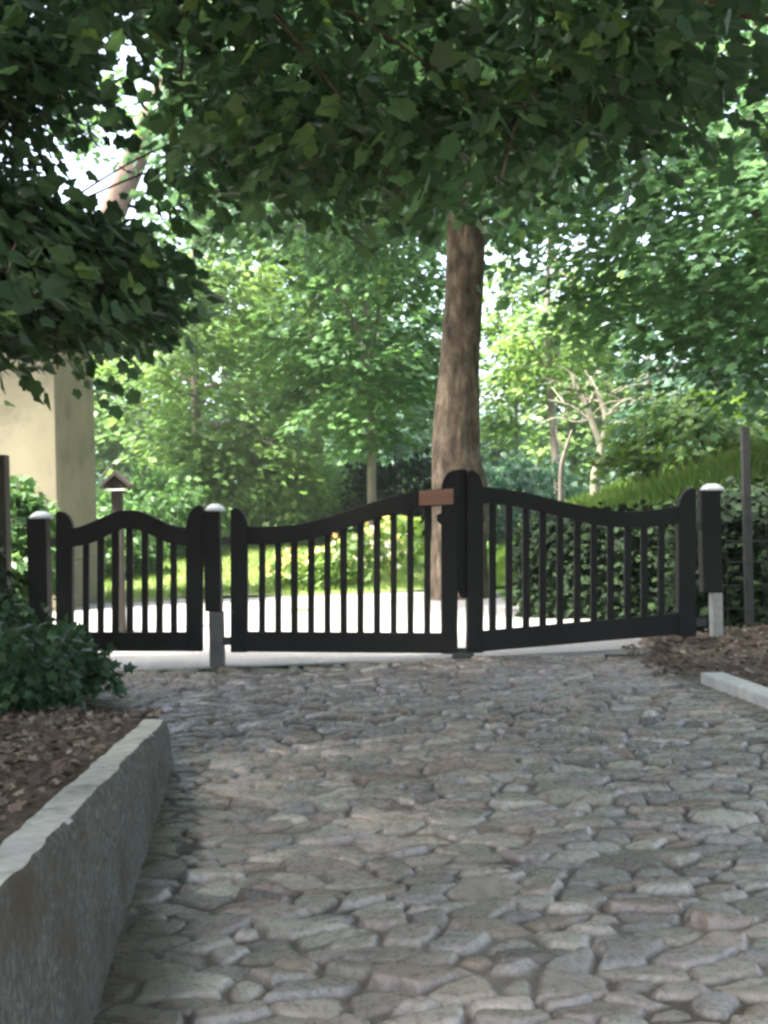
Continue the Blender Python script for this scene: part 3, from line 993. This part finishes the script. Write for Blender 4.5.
def hedge(name, label, path, w, h0, h1, n, leafm, size, seed, shape='mid', cat='hedge'):
    rng = np.random.RandomState(seed)
    path = np.array(path, float)
    s = spline(path, 80)
    k = rng.randint(0, 80, n)
    b = s[k]
    u = rng.uniform(0, 1, n)
    hh = np.interp(k, [0, 79], [h0, h1])
    side = rng.uniform(-1, 1, n)
    # mostly on the surface
    onface = rng.uniform(0, 1, n) < 0.75
    side = np.where(onface & (u < 0.92), np.sign(side) * rng.uniform(0.75, 1.0, n), side)
    d = np.gradient(s, axis=0)[k]
    d = d / (np.linalg.norm(d[:, :2], axis=1)[:, None] + 1e-9)
    nrm = np.c_[-d[:, 1], d[:, 0]]
    P = np.c_[b[:, 0] + nrm[:, 0] * side * w / 2, b[:, 1] + nrm[:, 1] * side * w / 2, 0 * u]
    bump = 1 + 0.07 * wav(P[:, 0], P[:, 1], 3, seed)
    P[:, 2] = ground_z(P[:, 0], P[:, 1]) + 0.04 + u * hh * bump
    t = thing(name, (float(path[0][0]), float(path[0][1]), float(ground_z(path[0][0], path[0][1]))), label, cat)
    idx = np.repeat(np.arange(n), 6)
    m = len(idx)
    PP = P[idx] + rng.normal(scale=0.06, size=(m, 3))
    N = np.c_[nrm[idx] * side[idx][:, None], 0.6 + 0.8 * u[idx]] + rng.normal(scale=0.5, size=(m, 3))
    D = rand_dir(m, rng) + np.array([0, 0, -0.4])
    link('foliage', leaf_mesh(PP, N, D, size * rng.uniform(0.6, 1.3, m), shape, None, rng), leafm, t)
    T = Tubes()
    for q in np.linspace(2, 77, 14).astype(int):
        x, y = s[q][:2]
        z = float(ground_z(x, y))
        hz = np.interp(q, [0, 79], [h0, h1]) * 0.8
        T.add(np.c_[x + rng.normal(scale=0.05, size=4), y + rng.normal(scale=0.05, size=4), np.linspace(z - 0.1, z + hz, 4)], [0.03, 0.025, 0.02, 0.01], 6)
    link('stem', T.mesh(), M['bark_far'], t, smooth=True)
    return t


def build_maple():
    """the big maple behind the gate whose boughs hang over it"""
    rng = np.random.RandomState(101)
    Y = 15.0
    px = [(459, 604, 33), (459, 560, 28), (459, 492, 28.5), (456, 458, 24), (457, 420, 22), (460, 360, 19.5), (464, 290, 19.0), (467, 220, 18), (470, 120, 15), (474, 0, 12), (474, -160, 8)]
    ctrl = [at(x, y, Y) for x, y, w in px]
    rad = [w / F * Y for x, y, w in px]
    base = np.array(ctrl[0])
    base[2] = float(ground_z(base[0], Y))
    t = thing('maple_tree', base, 'large maple with brown trunk behind the gate and dark boughs overhead', 'tree')
    # crown envelope: dome above the fork, its front skirt drooping a little
    C = []
    while len(C) < 460:
        a = rng.uniform(0, 2 * math.pi)
        r = 4.5 * math.sqrt(rng.uniform(0.0, 1))
        x, y = base[0] + 0.3 + r * math.cos(a), Y + 0.2 + r * math.sin(a)
        if y < 10.6 or x / y < -0.165 or x > base[0] + 2.0:
            continue
        low = CZ + (0.262 - 0.012 * wav(np.array(x), np.array(y), 1.1, 9)) * min(y, 15.0)
        low += 0.9 * float(sstep(1.5, 3.5, x - base[0]))
        high = CZ + 3.6 + 4.4 * math.sqrt(max(0, 1 - (r / 4.7) ** 2))
        z = low + 0.15 + (high - low) * rng.uniform(0, 1) ** 1.5
        C.append((x, y, z))
    C = np.array(C)
    fork = np.array(at(468, 200, Y))
    br = []
    for (tx, ty, tz, r0) in ((-1.6, 12.0, 5.2, .14), (0.6, 11.4, 5.2, .14), (2.0, 12.2, 5.8, .14), (2.8, 14.5, 6.6, .14), (-2.6, 15.5, 6.6, .15), (1.4, 18.6, 7.4, .15), (-0.5, 17.5, 8.5, .14), (2.6, 17.5, 7.5, .14)):
        e = np.array([tx, ty, tz + CZ])
        br.append(limb_to(fork + rng.normal(scale=0.15, size=3) + np.array([0, 0, rng.uniform(-0.1, 1.5)]), e, r0, 0.03, rng))
        for q in range(7):
            k = np.argmin(np.linalg.norm(C - (e + rng.normal(scale=1.6, size=3)), axis=1))
            f = rng.uniform(0.35, 0.95)
            br.append(limb_to(fork * (1 - f) + e * f + np.array([0, 0, 0.08 * np.linalg.norm(e - fork)]), C[k], 0.04, 0.006, rng))
    tree_trunk(t, ctrl, rad, M['bark'], 72, 150, 0.045, 0.010, 5, br)
    me = sprays(C, (base[0], Y), 38, 0.60, 0.12, 'maple', rng=rng, up=0.9, out=0.75, jit=0.5, flat=0.35, droop=0.35)
    link('crown', me, M['maple_dark'], t)


def near_maple(bx, by, label, seed, R, n, lowf, limbs, gap=None, extra=(), leaf='maple_dark'):
    """maple beside the road whose trunk stands outside the frame and whose boughs arch over it"""
    rng = np.random.RandomState(seed)
    bz = float(ground_z(bx, by))
    t = thing('maple_tree', (bx, by, bz), label, 'tree')
    C = []
    while len(C) < n:
        a = rng.uniform(0, 2 * math.pi)
        r = R * math.sqrt(rng.uniform(0.01, 1))
        x, y = bx + r * math.cos(a), by + r * math.sin(a)
        if y < -1.5 or y > 9.0:
            continue
        if y > 5.0:
            low = CZ + y * (float(lowf(CX + x / y * F)) + 0.012 * float(wav(np.array(x), np.array(y), 1.7, seed)))
        else:
            low = CZ + 2.15 + 0.25 * float(wav(np.array(x), np.array(y), 1.3, 4)) + 0.9 * float(sstep(520, 680, CX + x / max(y, 1.0) * F))
        high = CZ + 2.6 + 4.2 * math.sqrt(max(0, 1 - (r / (R + 0.2)) ** 2))
        z = low + 0.2 + max(0.5, high - low) * rng.uniform(0, 1) ** (2.6 if y > 5 else 1.7)
        C.append((x, y, z))
    C = np.vstack([np.array(C)] + [ell_points(k, c, r, rng, 0.1) for (c, r, k) in extra])
    if gap:
        # the crown has an open place where the sky shows
        g = at(gap[0], gap[1], 8.0)
        u = (C[:, 0] / np.maximum(C[:, 1], 0.1) - g.x / 8.0) / gap[2]
        v = ((C[:, 2] - CZ) / np.maximum(C[:, 1], 0.1) - (g.z - CZ) / 8.0) / gap[3]
        C = C[~((C[:, 1] > 4.0) & (np.hypot(u, v) < 1))]
    br = []
    fork = np.array([bx, by, bz + 3.0])
    for (tx, ty, tz) in limbs:
        e = np.array([tx, ty, tz + CZ])
        br.append(limb_to(fork + np.array([0, 0, rng.uniform(0, 1.2)]), e, 0.11, 0.015, rng))
        for q in range(6):
            k = np.argmin(np.linalg.norm(C - (e + rng.normal(scale=1.2, size=3)), axis=1))
            f = rng.uniform(0.4, 0.95)
            br.append(limb_to(fork * (1 - f) + e * f + np.array([0, 0, 0.1]), C[k], 0.028, 0.005, rng))
    # fine twigs grow from the nearest branch out to their spray
    nodes = np.vstack([spline(np.array(pc, float), 14)[3:] for pc, pr in br])
    for k in rng.choice(len(C), 380, replace=False):
        dist = np.linalg.norm(nodes - C[k], axis=1)
        q = int(np.argmin(dist))
        if dist[q] > 1.6 or dist[q] < 0.15:
            continue
        a = nodes[q]
        d = (C[k] - a) / dist[q]
        br.append(([a, a * 0.5 + C[k] * 0.5 + np.array([0, 0, 0.06]), C[k], C[k] + d * 0.35 - np.array([0, 0, 0.12])], [0.008, 0.006, 0.0045, 0.002]))
    tree_trunk(t, [(bx - 0.1, by, bz - 0.3), (bx, by, bz + 0.4), (bx + 0.05, by, bz + 2.5), (bx + 0.2, by + 0.2, bz + 5), (bx + 0.2, by, bz + 7.0)], [0.45, 0.34, 0.29, 0.2, 0.05], M['bark'], 40, 70, 0.05, 0.010, 9, br)
    me = sprays(C, (bx, by), 44, 0.52, 0.098, 'maple', rng=rng, up=0.9, out=0.75, jit=0.5, flat=0.35, droop=0.35)
    link('crown', me, M[leaf], t)


def build_left_maple():
    near_maple(-5.4, 5.6, 'dark maple at the left whose boughs hang low over the house', 202, 7.0, 2500,
               lambda p: np.interp(p, [-400, 0, 90, 150, 190, 225, 300, 450, 600], [0.10, 0.165, 0.195, 0.270, 0.295, 0.285, 0.277, 0.285, 0.33]),
               ((-2.4, 8.4, 2.9), (-1.4, 7.4, 3.4), (-4.0, 8.8, 2.9), (-1.0, 4.4, 3.9), (-8, 8, 4), (-5.5, 1.0, 4.2), (-1.5, 1.5, 4.2)), gap=(104, 122, 0.098, 0.088),
               extra=((np.array(at(-15, 232, 7.2)), (0.78, 1.1, 0.47), 250), (np.array(at(75, 245, 7.6)), (0.25, 0.8, 0.18), 45), ((-3.0, 6.4, 6.3), (1.4, 1.3, 0.6), 200), (np.array(at(-5, 60, 7.4)), (0.45, 1.0, 0.7), 90)))  # includes an unseen high cluster added to keep sun patches off the road
    near_maple(5.6, 5.2, 'dark maple whose boughs fill the top of the picture right of centre', 203, 7.2, 1700,
               lambda p: np.interp(p, [150, 300, 430, 480, 560, 620, 680, 768, 1000], [0.29, 0.277, 0.277, 0.268, 0.262, 0.325, 0.41, 0.460, 0.47]),
               ((1.2, 8.2, 3.2), (0.2, 7.4, 3.4), (2.6, 8.4, 3.4), (1.0, 4.4, 3.8), (8, 8, 4.4), (5.5, 0.5, 4.4), (1.5, 1.5, 4.2), (-0.6, 6.6, 3.4)), gap=(104, 122, 0.098, 0.088), leaf='maple_green')


def build_trees():
    def gp(px, Y):
        x = (px - CX) / F * Y
        return (x, Y, float(ground_z(x, Y)))
    # right-hand tree with layered sprays
    b = gp(800, 15.5)
    std_tree('broadleaf_tree', b, 9.0, [((-0.7, -0.8, 3.0), (2.8, 2.0, 1.75), 0.6), ((0, 0, 4.8), (3.1, 2.6, 2.4), 0.45)], 0.2,
             'mid green tree with layered sprays at the right, above the grass bank', 'tree', M['leaf_fresh'], M['bark_far'], 400, 40, 0.66, 0.165, 'mid', seed=31, droop=0.8)
    # leaning trunk behind the house
    p0, p1, p2, p3 = at(40, 420, 22), at(124, 186, 22), at(164, 92, 22), at(206, -20, 22)
    gz = float(ground_z(p0.x - 1.2, 22))
    t = thing('leaning_tree', (p0.x - 1.2, 22, gz), 'leaning reddish trunk crossing the bright sky gap at upper left', 'tree')
    tree_trunk(t, [(p0.x - 1.2, 22, gz - 0.2), p0, p1, p2, p3, at(230, -160, 22)], [0.42, 0.33, 0.23, 0.20, 0.15, 0.07], M['bark_red'], 20, 60, 0.06, 0.006, 41)
    rng = np.random.RandomState(42)
    C = np.vstack([ell_points(150, np.array(at(230, 40, 22)), (1.6, 2.0, 1.5), rng), ell_points(50, np.array(at(190, 110, 22)), (0.8, 1.6, 0.6), rng), ell_points(26, np.array(at(85, 105, 23)), (0.8, 1.0, 1.0), rng, 0.1)])
    link('crown', sprays(C, (p2.x, 22), 26, 0.45, 0.15, 'mid', rng=rng), M['leaf_mid'], t)
    # middle distance
    std_tree('broadleaf_tree', gp(200, 25), 9.5, [((0.2, -0.5, 3.9), (2.2, 1.9, 2.3), 0.5), ((0.3, 0, 5.9), (2.3, 2.2, 2.0), 0.3), ((1.0, -1.2, 1.9), (1.5, 1.1, 0.8), 0.2)], 0.11,
             'sunlit yellowish green tree with thin trunk right of the house', 'tree', M['leaf_sun'], M['bark_far'], 340, 28, 0.5, 0.17, 'mid', seed=32)
    std_tree('broadleaf_tree', gp(318, 29), 12.5, [((0, 0, 6.2), (2.3, 2.0, 2.4), 0.5), ((0.2, 0, 3.6), (1.9, 1.6, 1.6), 0.3), ((0.2, 0, 8.6), (1.9, 2.0, 2.2), 0.2)], 0.14,
             'pale bright green tree between the house and the big maple trunk', 'tree', M['leaf_sun'], M['bark_pale'], 330, 26, 0.55, 0.19, 'mid', seed=33)
    std_tree('broadleaf_tree', gp(372, 23), 10.5, [((0, 0, 4.3), (1.9, 1.8, 2.3), 0.6), ((0, 0, 7.2), (2.2, 2.1, 2.2), 0.4)], 0.085,
             'darker green tree just left of the big maple trunk', 'tree', M['leaf_mid'], M['bark_far'], 330, 28, 0.5, 0.165, 'mid', seed=34)
    std_tree('broadleaf_tree', gp(560, 27), 10.0, [((0.0, 0, 4.0), (1.3, 1.6, 1.1), 0.6), ((1.2, 0, 5.3), (1.6, 1.6, 1.0), 0.4)], 0.10,
             'light olive green tree just right of the big maple trunk', 'tree', M['leaf_sun'], M['bark_far'], 130, 24, 0.5, 0.18, 'mid', seed=35)
    std_tree('broadleaf_tree', gp(516, 30), 8.6, [((-0.1, 0, 5.9), (0.85, 0.9, 1.7), 0.5), ((-0.2, 0, 3.6), (0.75, 0.8, 1.4), 0.5)], 0.05,
             'slender sparse tree in the bright opening right of the maple trunk', 'tree', M['leaf_sun'], M['bark_far'], 105, 22, 0.42, 0.17, 'mid', seed=36)
    # pale bare tree
    rng = np.random.RandomState(77)
    Yb = 21.0
    t = thing('bare_tree', at(596, 500, Yb), 'pale bare tree with forked leafless branches right of the maple trunk', 'tree')
    t.location.z = float(ground_z(t.location.x, Yb))
    A = lambda x, y, d=0: np.array(at(x, y, Yb + d))
    W = lambda w: w / F * Yb / 2
    br = [([A(601, 445), A(593, 425), A(586, 405), A(577, 388), A(570, 372)], [W(7.5), W(6.5), W(6), W(4), W(2)]),
          ([A(603, 440), A(606, 420), A(600, 400), A(592, 385), A(585, 370)], [W(7), W(6), W(5.5), W(4), W(2)]),
          ([A(605, 424), A(612, 410), A(622, 402), A(634, 398)], [W(4.5), W(3.5), W(2.5), W(1.5)]),
          ([A(588, 410), A(592, 397), A(598, 388)], [W(4.5), W(4), W(3)]),
          ([A(600, 402), A(590, 400), A(580, 396), A(573, 384)], [W(4), W(3), W(2.5), W(1.5)]),
          ([A(592, 424), A(580, 412), A(566, 404), A(548, 400)], [W(3.5), W(2.8), W(2), W(1)]),
          ([A(590, 420), A(575, 422), A(556, 418), A(540, 424)], [W(3), W(2.4), W(1.8), W(1)]),
          ([A(606, 430), A(618, 422), A(632, 424), A(644, 418)], [W(3), W(2.4), W(1.8), W(1)])]
    for k in range(26):
        s = A(rng.uniform(560, 625), rng.uniform(385, 425))
        e = s + np.array([rng.normal(scale=0.45), rng.normal(scale=0.5), rng.uniform(-0.1, 0.5)])
        br.append(limb_to(s, e, W(1.3), W(0.6), rng))
    g0 = np.array(t.location)
    tree_trunk(t, [g0 - np.array([0, 0, .2]), A(595, 480), A(599, 462), A(602, 442)], [W(11), W(9.5), W(9), W(8)], M['bark_pale'], 12, 30, 0.05, 0.003, 8, br)
    # second thin stem nearby
    t = thing('bare_tree', at(560, 500, Yb), 'thin grey leafless sapling left of the pale bare tree', 'tree')
    t.location.z = float(ground_z(t.location.x, Yb))
    g0 = np.array(t.location)
    tree_trunk(t, [g0 - np.array([0, 0, .2]), A(561, 475), A(564, 455), A(572, 430)], [W(6), W(5), W(4), W(2)], M['bark_far'], 10, 24, 0.05, 0.002, 8,
               [([A(565, 450), A(558, 440), A(556, 425)], [W(3), W(2), W(1)])])

    # background wood: each tree one thing
    far = [
        (60, 38, 11, 'leaf_mid', 'dark green background tree behind the house'),
        (140, 36, 9.0, 'leaf_sun', 'light green background tree seen above the small roofed post'),
        (225, 42, 12, 'leaf_blue', 'bluish background tree behind the sunlit tree right of the house'),
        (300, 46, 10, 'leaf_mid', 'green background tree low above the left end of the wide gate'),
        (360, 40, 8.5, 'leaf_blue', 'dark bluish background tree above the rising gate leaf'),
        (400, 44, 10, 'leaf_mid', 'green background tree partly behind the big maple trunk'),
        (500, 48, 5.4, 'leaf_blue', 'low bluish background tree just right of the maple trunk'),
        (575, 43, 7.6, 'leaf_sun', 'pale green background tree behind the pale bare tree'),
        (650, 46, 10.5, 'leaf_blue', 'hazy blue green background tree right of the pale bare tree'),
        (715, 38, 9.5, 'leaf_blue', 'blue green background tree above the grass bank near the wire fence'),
        (785, 42, 12, 'leaf_mid', 'tall green background tree at the right edge'),
    ]
    protos = {}
    for k, (px, Y, h, lm, lab) in enumerate(far):
        b = gp(px, Y)
        r = h * RNG.uniform(0.27, 0.33)
        std_tree('background_tree', b, h, [((0, 0, h * 0.60), (r, r, h * 0.36), 0.75), ((0, -r * 0.4, h * 0.27), (r * 0.95, r * 0.7, h * 0.18), 0.25)], 0.16, lab, 'tree', M[lm], M['bark_far'], 190, 24, 0.75, 0.30, 'kite', seed=300 + k, group='background trees', nlimb=8)
    # far-off wood that reads as one mass
    rng = np.random.RandomState(500)
    n = 1500
    x = rng.uniform(-55, 55, n)
    y = rng.uniform(58, 84, n)
    top = 7.0 - 3.2 * np.exp(-((x / y * F + CX - 505) / 60) ** 2) + 2.6 * wav(x, y, 0.22, 77) + 1.5 * wav(x, y, 0.7, 78)
    px = x / y * F + CX
    z = ground_z(x, y) + rng.uniform(0.0, 1, n) ** 0.8 * top
    C = np.c_[x, y, z]
    me = sprays(C, (0, 150), 24, 1.5, 0.55, 'kite', rng=rng, flat=0.7, up=0.7, jit=0.6)
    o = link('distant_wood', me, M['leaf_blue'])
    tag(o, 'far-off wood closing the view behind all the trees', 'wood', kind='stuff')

    # understory shrubs along the back of the lawn
    for k, (px, Y, rx, h, lm, lab) in enumerate((
            (150, 22.5, 1.3, 1.7, 'leaf_mid', 'green shrub behind the narrow gate, right of the roofed post'),
            (262, 24.5, 1.8, 1.9, 'leaf_sun', 'bright sprawling shrub behind the low end of the wide gate'),
            (335, 27.0, 1.9, 2.1, 'leaf_mid', 'green shrub under the pale tree, behind the left gate leaf'),
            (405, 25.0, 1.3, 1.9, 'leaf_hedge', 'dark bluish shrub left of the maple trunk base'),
            (515, 26.0, 1.6, 1.8, 'leaf_blue', 'blue green shrub just right of the maple trunk'),
            (90, 20.0, 1.0, 1.3, 'leaf_mid', 'small green shrub at the foot of the house'))):
        x = (px - CX) / F * Y
        gz = float(ground_z(x, Y))
        shrub('shrub', lab, 'shrub', (x, Y, gz + h * 0.45), (rx, rx * 0.7, h * 0.55), 110, M[lm], 0.16, 'mid', group='shrubs along the back of the lawn', seed=600 + k)
    # bush on the bank, pale green
    x = (722 - CX) / F * 18.5
    shrub('shrub', 'pale green bush on top of the grass bank', 'shrub', (x, 18.8, float(ground_z(x, 18.8)) + 0.55), (1.9, 0.9, 0.85), 140, M['leaf_bright'], 0.15, 'mid', seed=640, up=1.3, jit=0.4, shell=0.2)


def build_lawn():
    # lawn sheet beyond the forecourt
    xs = np.arange(-9, 9.01, 0.25)
    ys = np.arange(15.5, 26, 0.3)
    X, Y = np.meshgrid(xs, ys)
    k = Y > 16.3 + 0.25 * wav(X, Y * 0, 0.9, 51) - 3.4 * sstep(0.9, 3.0, X)
    o = link('lawn', grid_from(X, Y, ground_z(X, Y) + 0.065, k), M['lawn'], smooth=True)
    tag(o, kind='structure')
    # grass blades on lawn and bank
    rng = np.random.RandomState(700)
    n = 60000
    x = rng.uniform(-6, 8.5, n)
    y = rng.uniform(13.0, 24, n)
    edge = 16.5 + 0.25 * wav(x, y * 0, 0.9, 51) - 3.4 * sstep(0.9, 3.0, x)
    kk = (y > edge) & (np.abs(x / y * F) < 470)
    x, y = x[kk], y[kk]
    n = len(x)
    tall = 0.10 + 0.22 * sstep(1.0, 3.2, x)
    P = np.c_[x, y, ground_z(x, y) + 0.05]
    N = rng.normal(size=(n, 3)) * np.array([1, 1, 0.2])
    D = np.array([0, 0, 1.0])[None, :] + rng.normal(scale=0.35, size=(n, 3))
    tt = np.clip(0.5 + 0.35 * wav(x, y, 1.3, 71) + rng.normal(scale=0.15, size=n), 0, 1)
    o = link('grass', leaf_mesh(P, N, D, tall * rng.uniform(0.6, 1.3, n), 'blade', tt, rng), M['grass_blade'])
    SH = None
    tag(o, 'bright green grass on the lawn and the bank beyond the gate', 'grass', kind='stuff')
    # flower bed: leaves and blossoms
    n = 2600
    x = rng.uniform(-1.7, 0.6, n) + 0.0
    y = 17.2 + 0.5 * (x + 0.5) * 0.3 + rng.uniform(0, 3.0, n)
    dens = wav(x, y, 2.6, 72) > -0.15
    x, y = x[dens], y[dens]
    n = len(x)
    z = ground_z(x, y) + 0.1 + rng.uniform(0, 1, n) * (0.25 + 0.55 * sstep(-1.6, 0.5, x))
    P = np.c_[x, y, z]
    N = rng.normal(size=(n, 3)) + np.array([0, -0.4, 0.7])
    D = rand_dir(n, rng) + np.array([0, 0, 0.5])
    o = link('flower_foliage', leaf_mesh(P, N, D, rng.uniform(0.08, 0.2, n), 'mid', None, rng), M['leaf_bright'])
    tag(o, 'green leaves of the flower bed seen through the left gate leaf', 'flower bed', kind='stuff')
    n = 240
    x = rng.uniform(-1.8, 0.4, n)
    y = 17.2 + rng.uniform(0, 2.6, n)
    z = ground_z(x, y) + 0.28 + rng.uniform(0, 1, n) * (0.2 + 0.55 * sstep(-1.6, 0.5, x))
    P = np.c_[x, y, z]
    N = rng.normal(scale=0.5, size=(n, 3)) + np.array([0, -0.7, 0.5])
    pt = np.clip(0.5 + 0.5 * wav(x, y, 1.5, 73, 2) + rng.normal(scale=0.08, size=n), 0, 1)
    o = link('blossoms', leaf_mesh(P, N, rand_dir(n, rng), rng.uniform(0.06, 0.13, n), 'mid', pt, rng), M['blossom'])
    tag(o, 'yellow, white and red blossoms in the flower bed beyond the gate', 'flowers', kind='stuff')


def build_near_plants():
    # ivy bush between the bed and the narrow gate
    shrub('ivy_bush', 'low dark green ivy bush spilling over the left bed before the gate', 'bush', (-2.62, 7.45, 0.12), (0.82, 0.95, 0.40), 420, M['leaf_ivy'], 0.085, 'mid', seed=800, up=0.7, jit=0.6, nl=30, shell=0.6, base_z=0.0)
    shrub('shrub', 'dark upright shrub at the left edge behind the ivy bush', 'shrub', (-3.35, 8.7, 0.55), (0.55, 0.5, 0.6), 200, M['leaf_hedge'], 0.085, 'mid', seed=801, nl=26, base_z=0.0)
    shrub('shrub', 'bright green shrub between the left post and the house', 'shrub', (-3.55, 11.3, 0.75), (0.45, 0.4, 0.75), 120, M['leaf_mid'], 0.10, 'mid', seed=802, base_z=0.0)
    # dark hedge behind the right leaf and the fence
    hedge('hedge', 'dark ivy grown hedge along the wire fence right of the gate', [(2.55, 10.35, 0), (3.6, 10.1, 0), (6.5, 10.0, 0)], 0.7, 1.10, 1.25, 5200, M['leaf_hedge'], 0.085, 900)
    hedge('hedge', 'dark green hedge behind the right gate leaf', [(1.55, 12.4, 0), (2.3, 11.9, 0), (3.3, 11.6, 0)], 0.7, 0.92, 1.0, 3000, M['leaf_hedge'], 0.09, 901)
    # pale edging stones beside the ivy
    rng = np.random.RandomState(910)
    labs = ['pale edging stone nearest the narrow gate, beside the ivy', 'pale edging stone in the middle of the ivy edge', 'pale edging stone nearest the wall end, by the ivy']
    for k, (px, py, w) in enumerate(((66, 656, .16), (62, 676, .17), (82, 681, .14))):
        Y = (8.85, 8.2, 8.0)[k]
        c = at(px, py, Y)
        bm = bmesh.new()
        bmesh.ops.create_icosphere(bm, subdivisions=3, radius=0.5)
        for v in bm.verts:
            f = 1 + 0.12 * math.sin(v.co.x * 7 + k) + 0.10 * math.sin(v.co.y * 9 + 2 * k) + 0.08 * math.sin(v.co.z * 11)
            v.co = Vector((c.x + v.co.x * f * w, c.y + v.co.y * f * w * 0.8, c.z + v.co.z * f * w * 0.45))
        o = link('edging_stone', bm_mesh(bm), M['kerb_stone'], smooth=True)
        tag(o, labs[k], 'stone', 'edging stones beside the ivy')
    # leaf litter on the bed and the right verge
    rng = np.random.RandomState(920)
    n = 14000
    x = rng.uniform(-3.6, -0.6, n)
    y = rng.uniform(1.0, 8.2, n)
    k = x < left_edge(y) - np.where(y < WALL_END, 0.10, -0.25 * rng.uniform(0, 1, n))
    x, y = x[k], y[k]
    n2 = 8000
    x2 = rng.uniform(1.9, 4.6, n2)
    y2 = rng.uniform(4, 10.0, n2)
    k = x2 > right_edge(y2) + np.where(y2 < 7.75, 0.17, 0.12)
    x3 = rng.uniform(1.78, 2.1, 160)
    y3 = rng.uniform(7.9, 9.3, 160)
    x, y = np.r_[x, x2[k], x3], np.r_[y, y2[k], y3]
    n = len(x)
    P = np.c_[x, y, ground_z(x, y) + rng.uniform(0.006, 0.03, n)]
    m = (x > 1.7) & (x < 2.6)
    P[m, 2] = np.maximum(road_z(x[m], y[m]), ground_z(x[m], y[m])) + rng.uniform(0.004, 0.02, m.sum())
    N = np.array([0, 0, 1.0])[None, :] + rng.normal(scale=0.35, size=(n, 3))
    o = link('leaf_litter', leaf_mesh(P, N, rand_dir(n, rng), rng.uniform(0.02, 0.06, n), 'mid', None, rng), M['litter'])
    tag(o, 'brown fallen leaves covering the bed and the verge', 'leaf litter', kind='stuff')


# =================================================================== LIGHT, CAMERA
SUN_EL, SUN_AZ = math.radians(60), math.radians(-112)   # azimuth measured from +Y towards +X


def build_light():
    w = bpy.data.worlds.new('World')
    S.world = w
    w.use_nodes = True
    nt = w.node_tree
    nt.nodes.clear()
    out = nt.nodes.new('ShaderNodeOutputWorld')
    bg = nt.nodes.new('ShaderNodeBackground')
    sky = nt.nodes.new('ShaderNodeTexSky')
    sky.sky_type = 'NISHITA'
    sky.sun_disc = False
    sky.sun_elevation = SUN_EL
    sky.sun_rotation = SUN_AZ
    sky.air_density = 1.0
    sky.dust_density = 4.0
    sky.ozone_density = 1.0
    hs = nt.nodes.new('ShaderNodeHueSaturation')
    hs.inputs['Saturation'].default_value = 0.7
    nt.links.new(sky.outputs[0], hs.inputs['Color'])
    nt.links.new(hs.outputs[0], bg.inputs[0])
    bg.inputs[1].default_value = 0.09
    nt.links.new(bg.outputs[0], out.inputs[0])
    L = bpy.data.lights.new('sun', 'SUN')
    L.energy = 2.5
    L.angle = math.radians(7)
    L.color = (1.0, 0.95, 0.87)
    o = bpy.data.objects.new('sun', L)
    d = Vector((math.sin(SUN_AZ) * math.cos(SUN_EL), math.cos(SUN_AZ) * math.cos(SUN_EL), math.sin(SUN_EL)))
    o.rotation_euler = d.to_track_quat('Z', 'Y').to_euler()
    o.location = d * 40
    COL.objects.link(o)


def build_camera():
    c = bpy.data.cameras.new('camera')
    c.sensor_fit = 'VERTICAL'
    c.sensor_height = 36
    c.lens = 36 * F / 1024
    c.clip_start = 0.05
    c.clip_end = 3000
    o = bpy.data.objects.new('camera', c)
    o.matrix_world = Matrix.Translation((0, 0, CZ)) @ Matrix.Rotation(math.radians(90), 4, 'X') @ Matrix.Rotation(-ROLL, 4, 'Z')
    COL.objects.link(o)
    S.camera = o


build_setting()
build_wall()
build_gates()
build_house()
build_maple()
build_left_maple()
build_trees()
build_lawn()
build_near_plants()
build_light()
build_camera()


def build_haze():
    m, nt, out = new_mat('haze')
    v = nt.nodes.new('ShaderNodeVolumePrincipled')
    v.inputs['Color'].default_value = (0.86, 0.93, 0.90, 1)
    v.inputs['Density'].default_value = 0.0009
    v.inputs['Anisotropy'].default_value = 0.3
    nt.links.new(v.outputs[0], out.inputs['Volume'])
    o = link('haze', bm_mesh(box_bm((0, 50, 8.0), (170, 125, 21), 0)), m)
    tag(o, kind='stuff')


build_haze()
S.view_settings.view_transform = 'Standard'
S.view_settings.look = 'None'
S.view_settings.gamma = 1
S.view_settings.use_curve_mapping = False
S.view_settings.exposure = 3.6
S.cycles.use_denoising = True
S.cycles.filter_width = 2.9
S.cycles.max_bounces = 8
S.cycles.transmission_bounces = 4
S.cycles.sample_clamp_indirect = 8
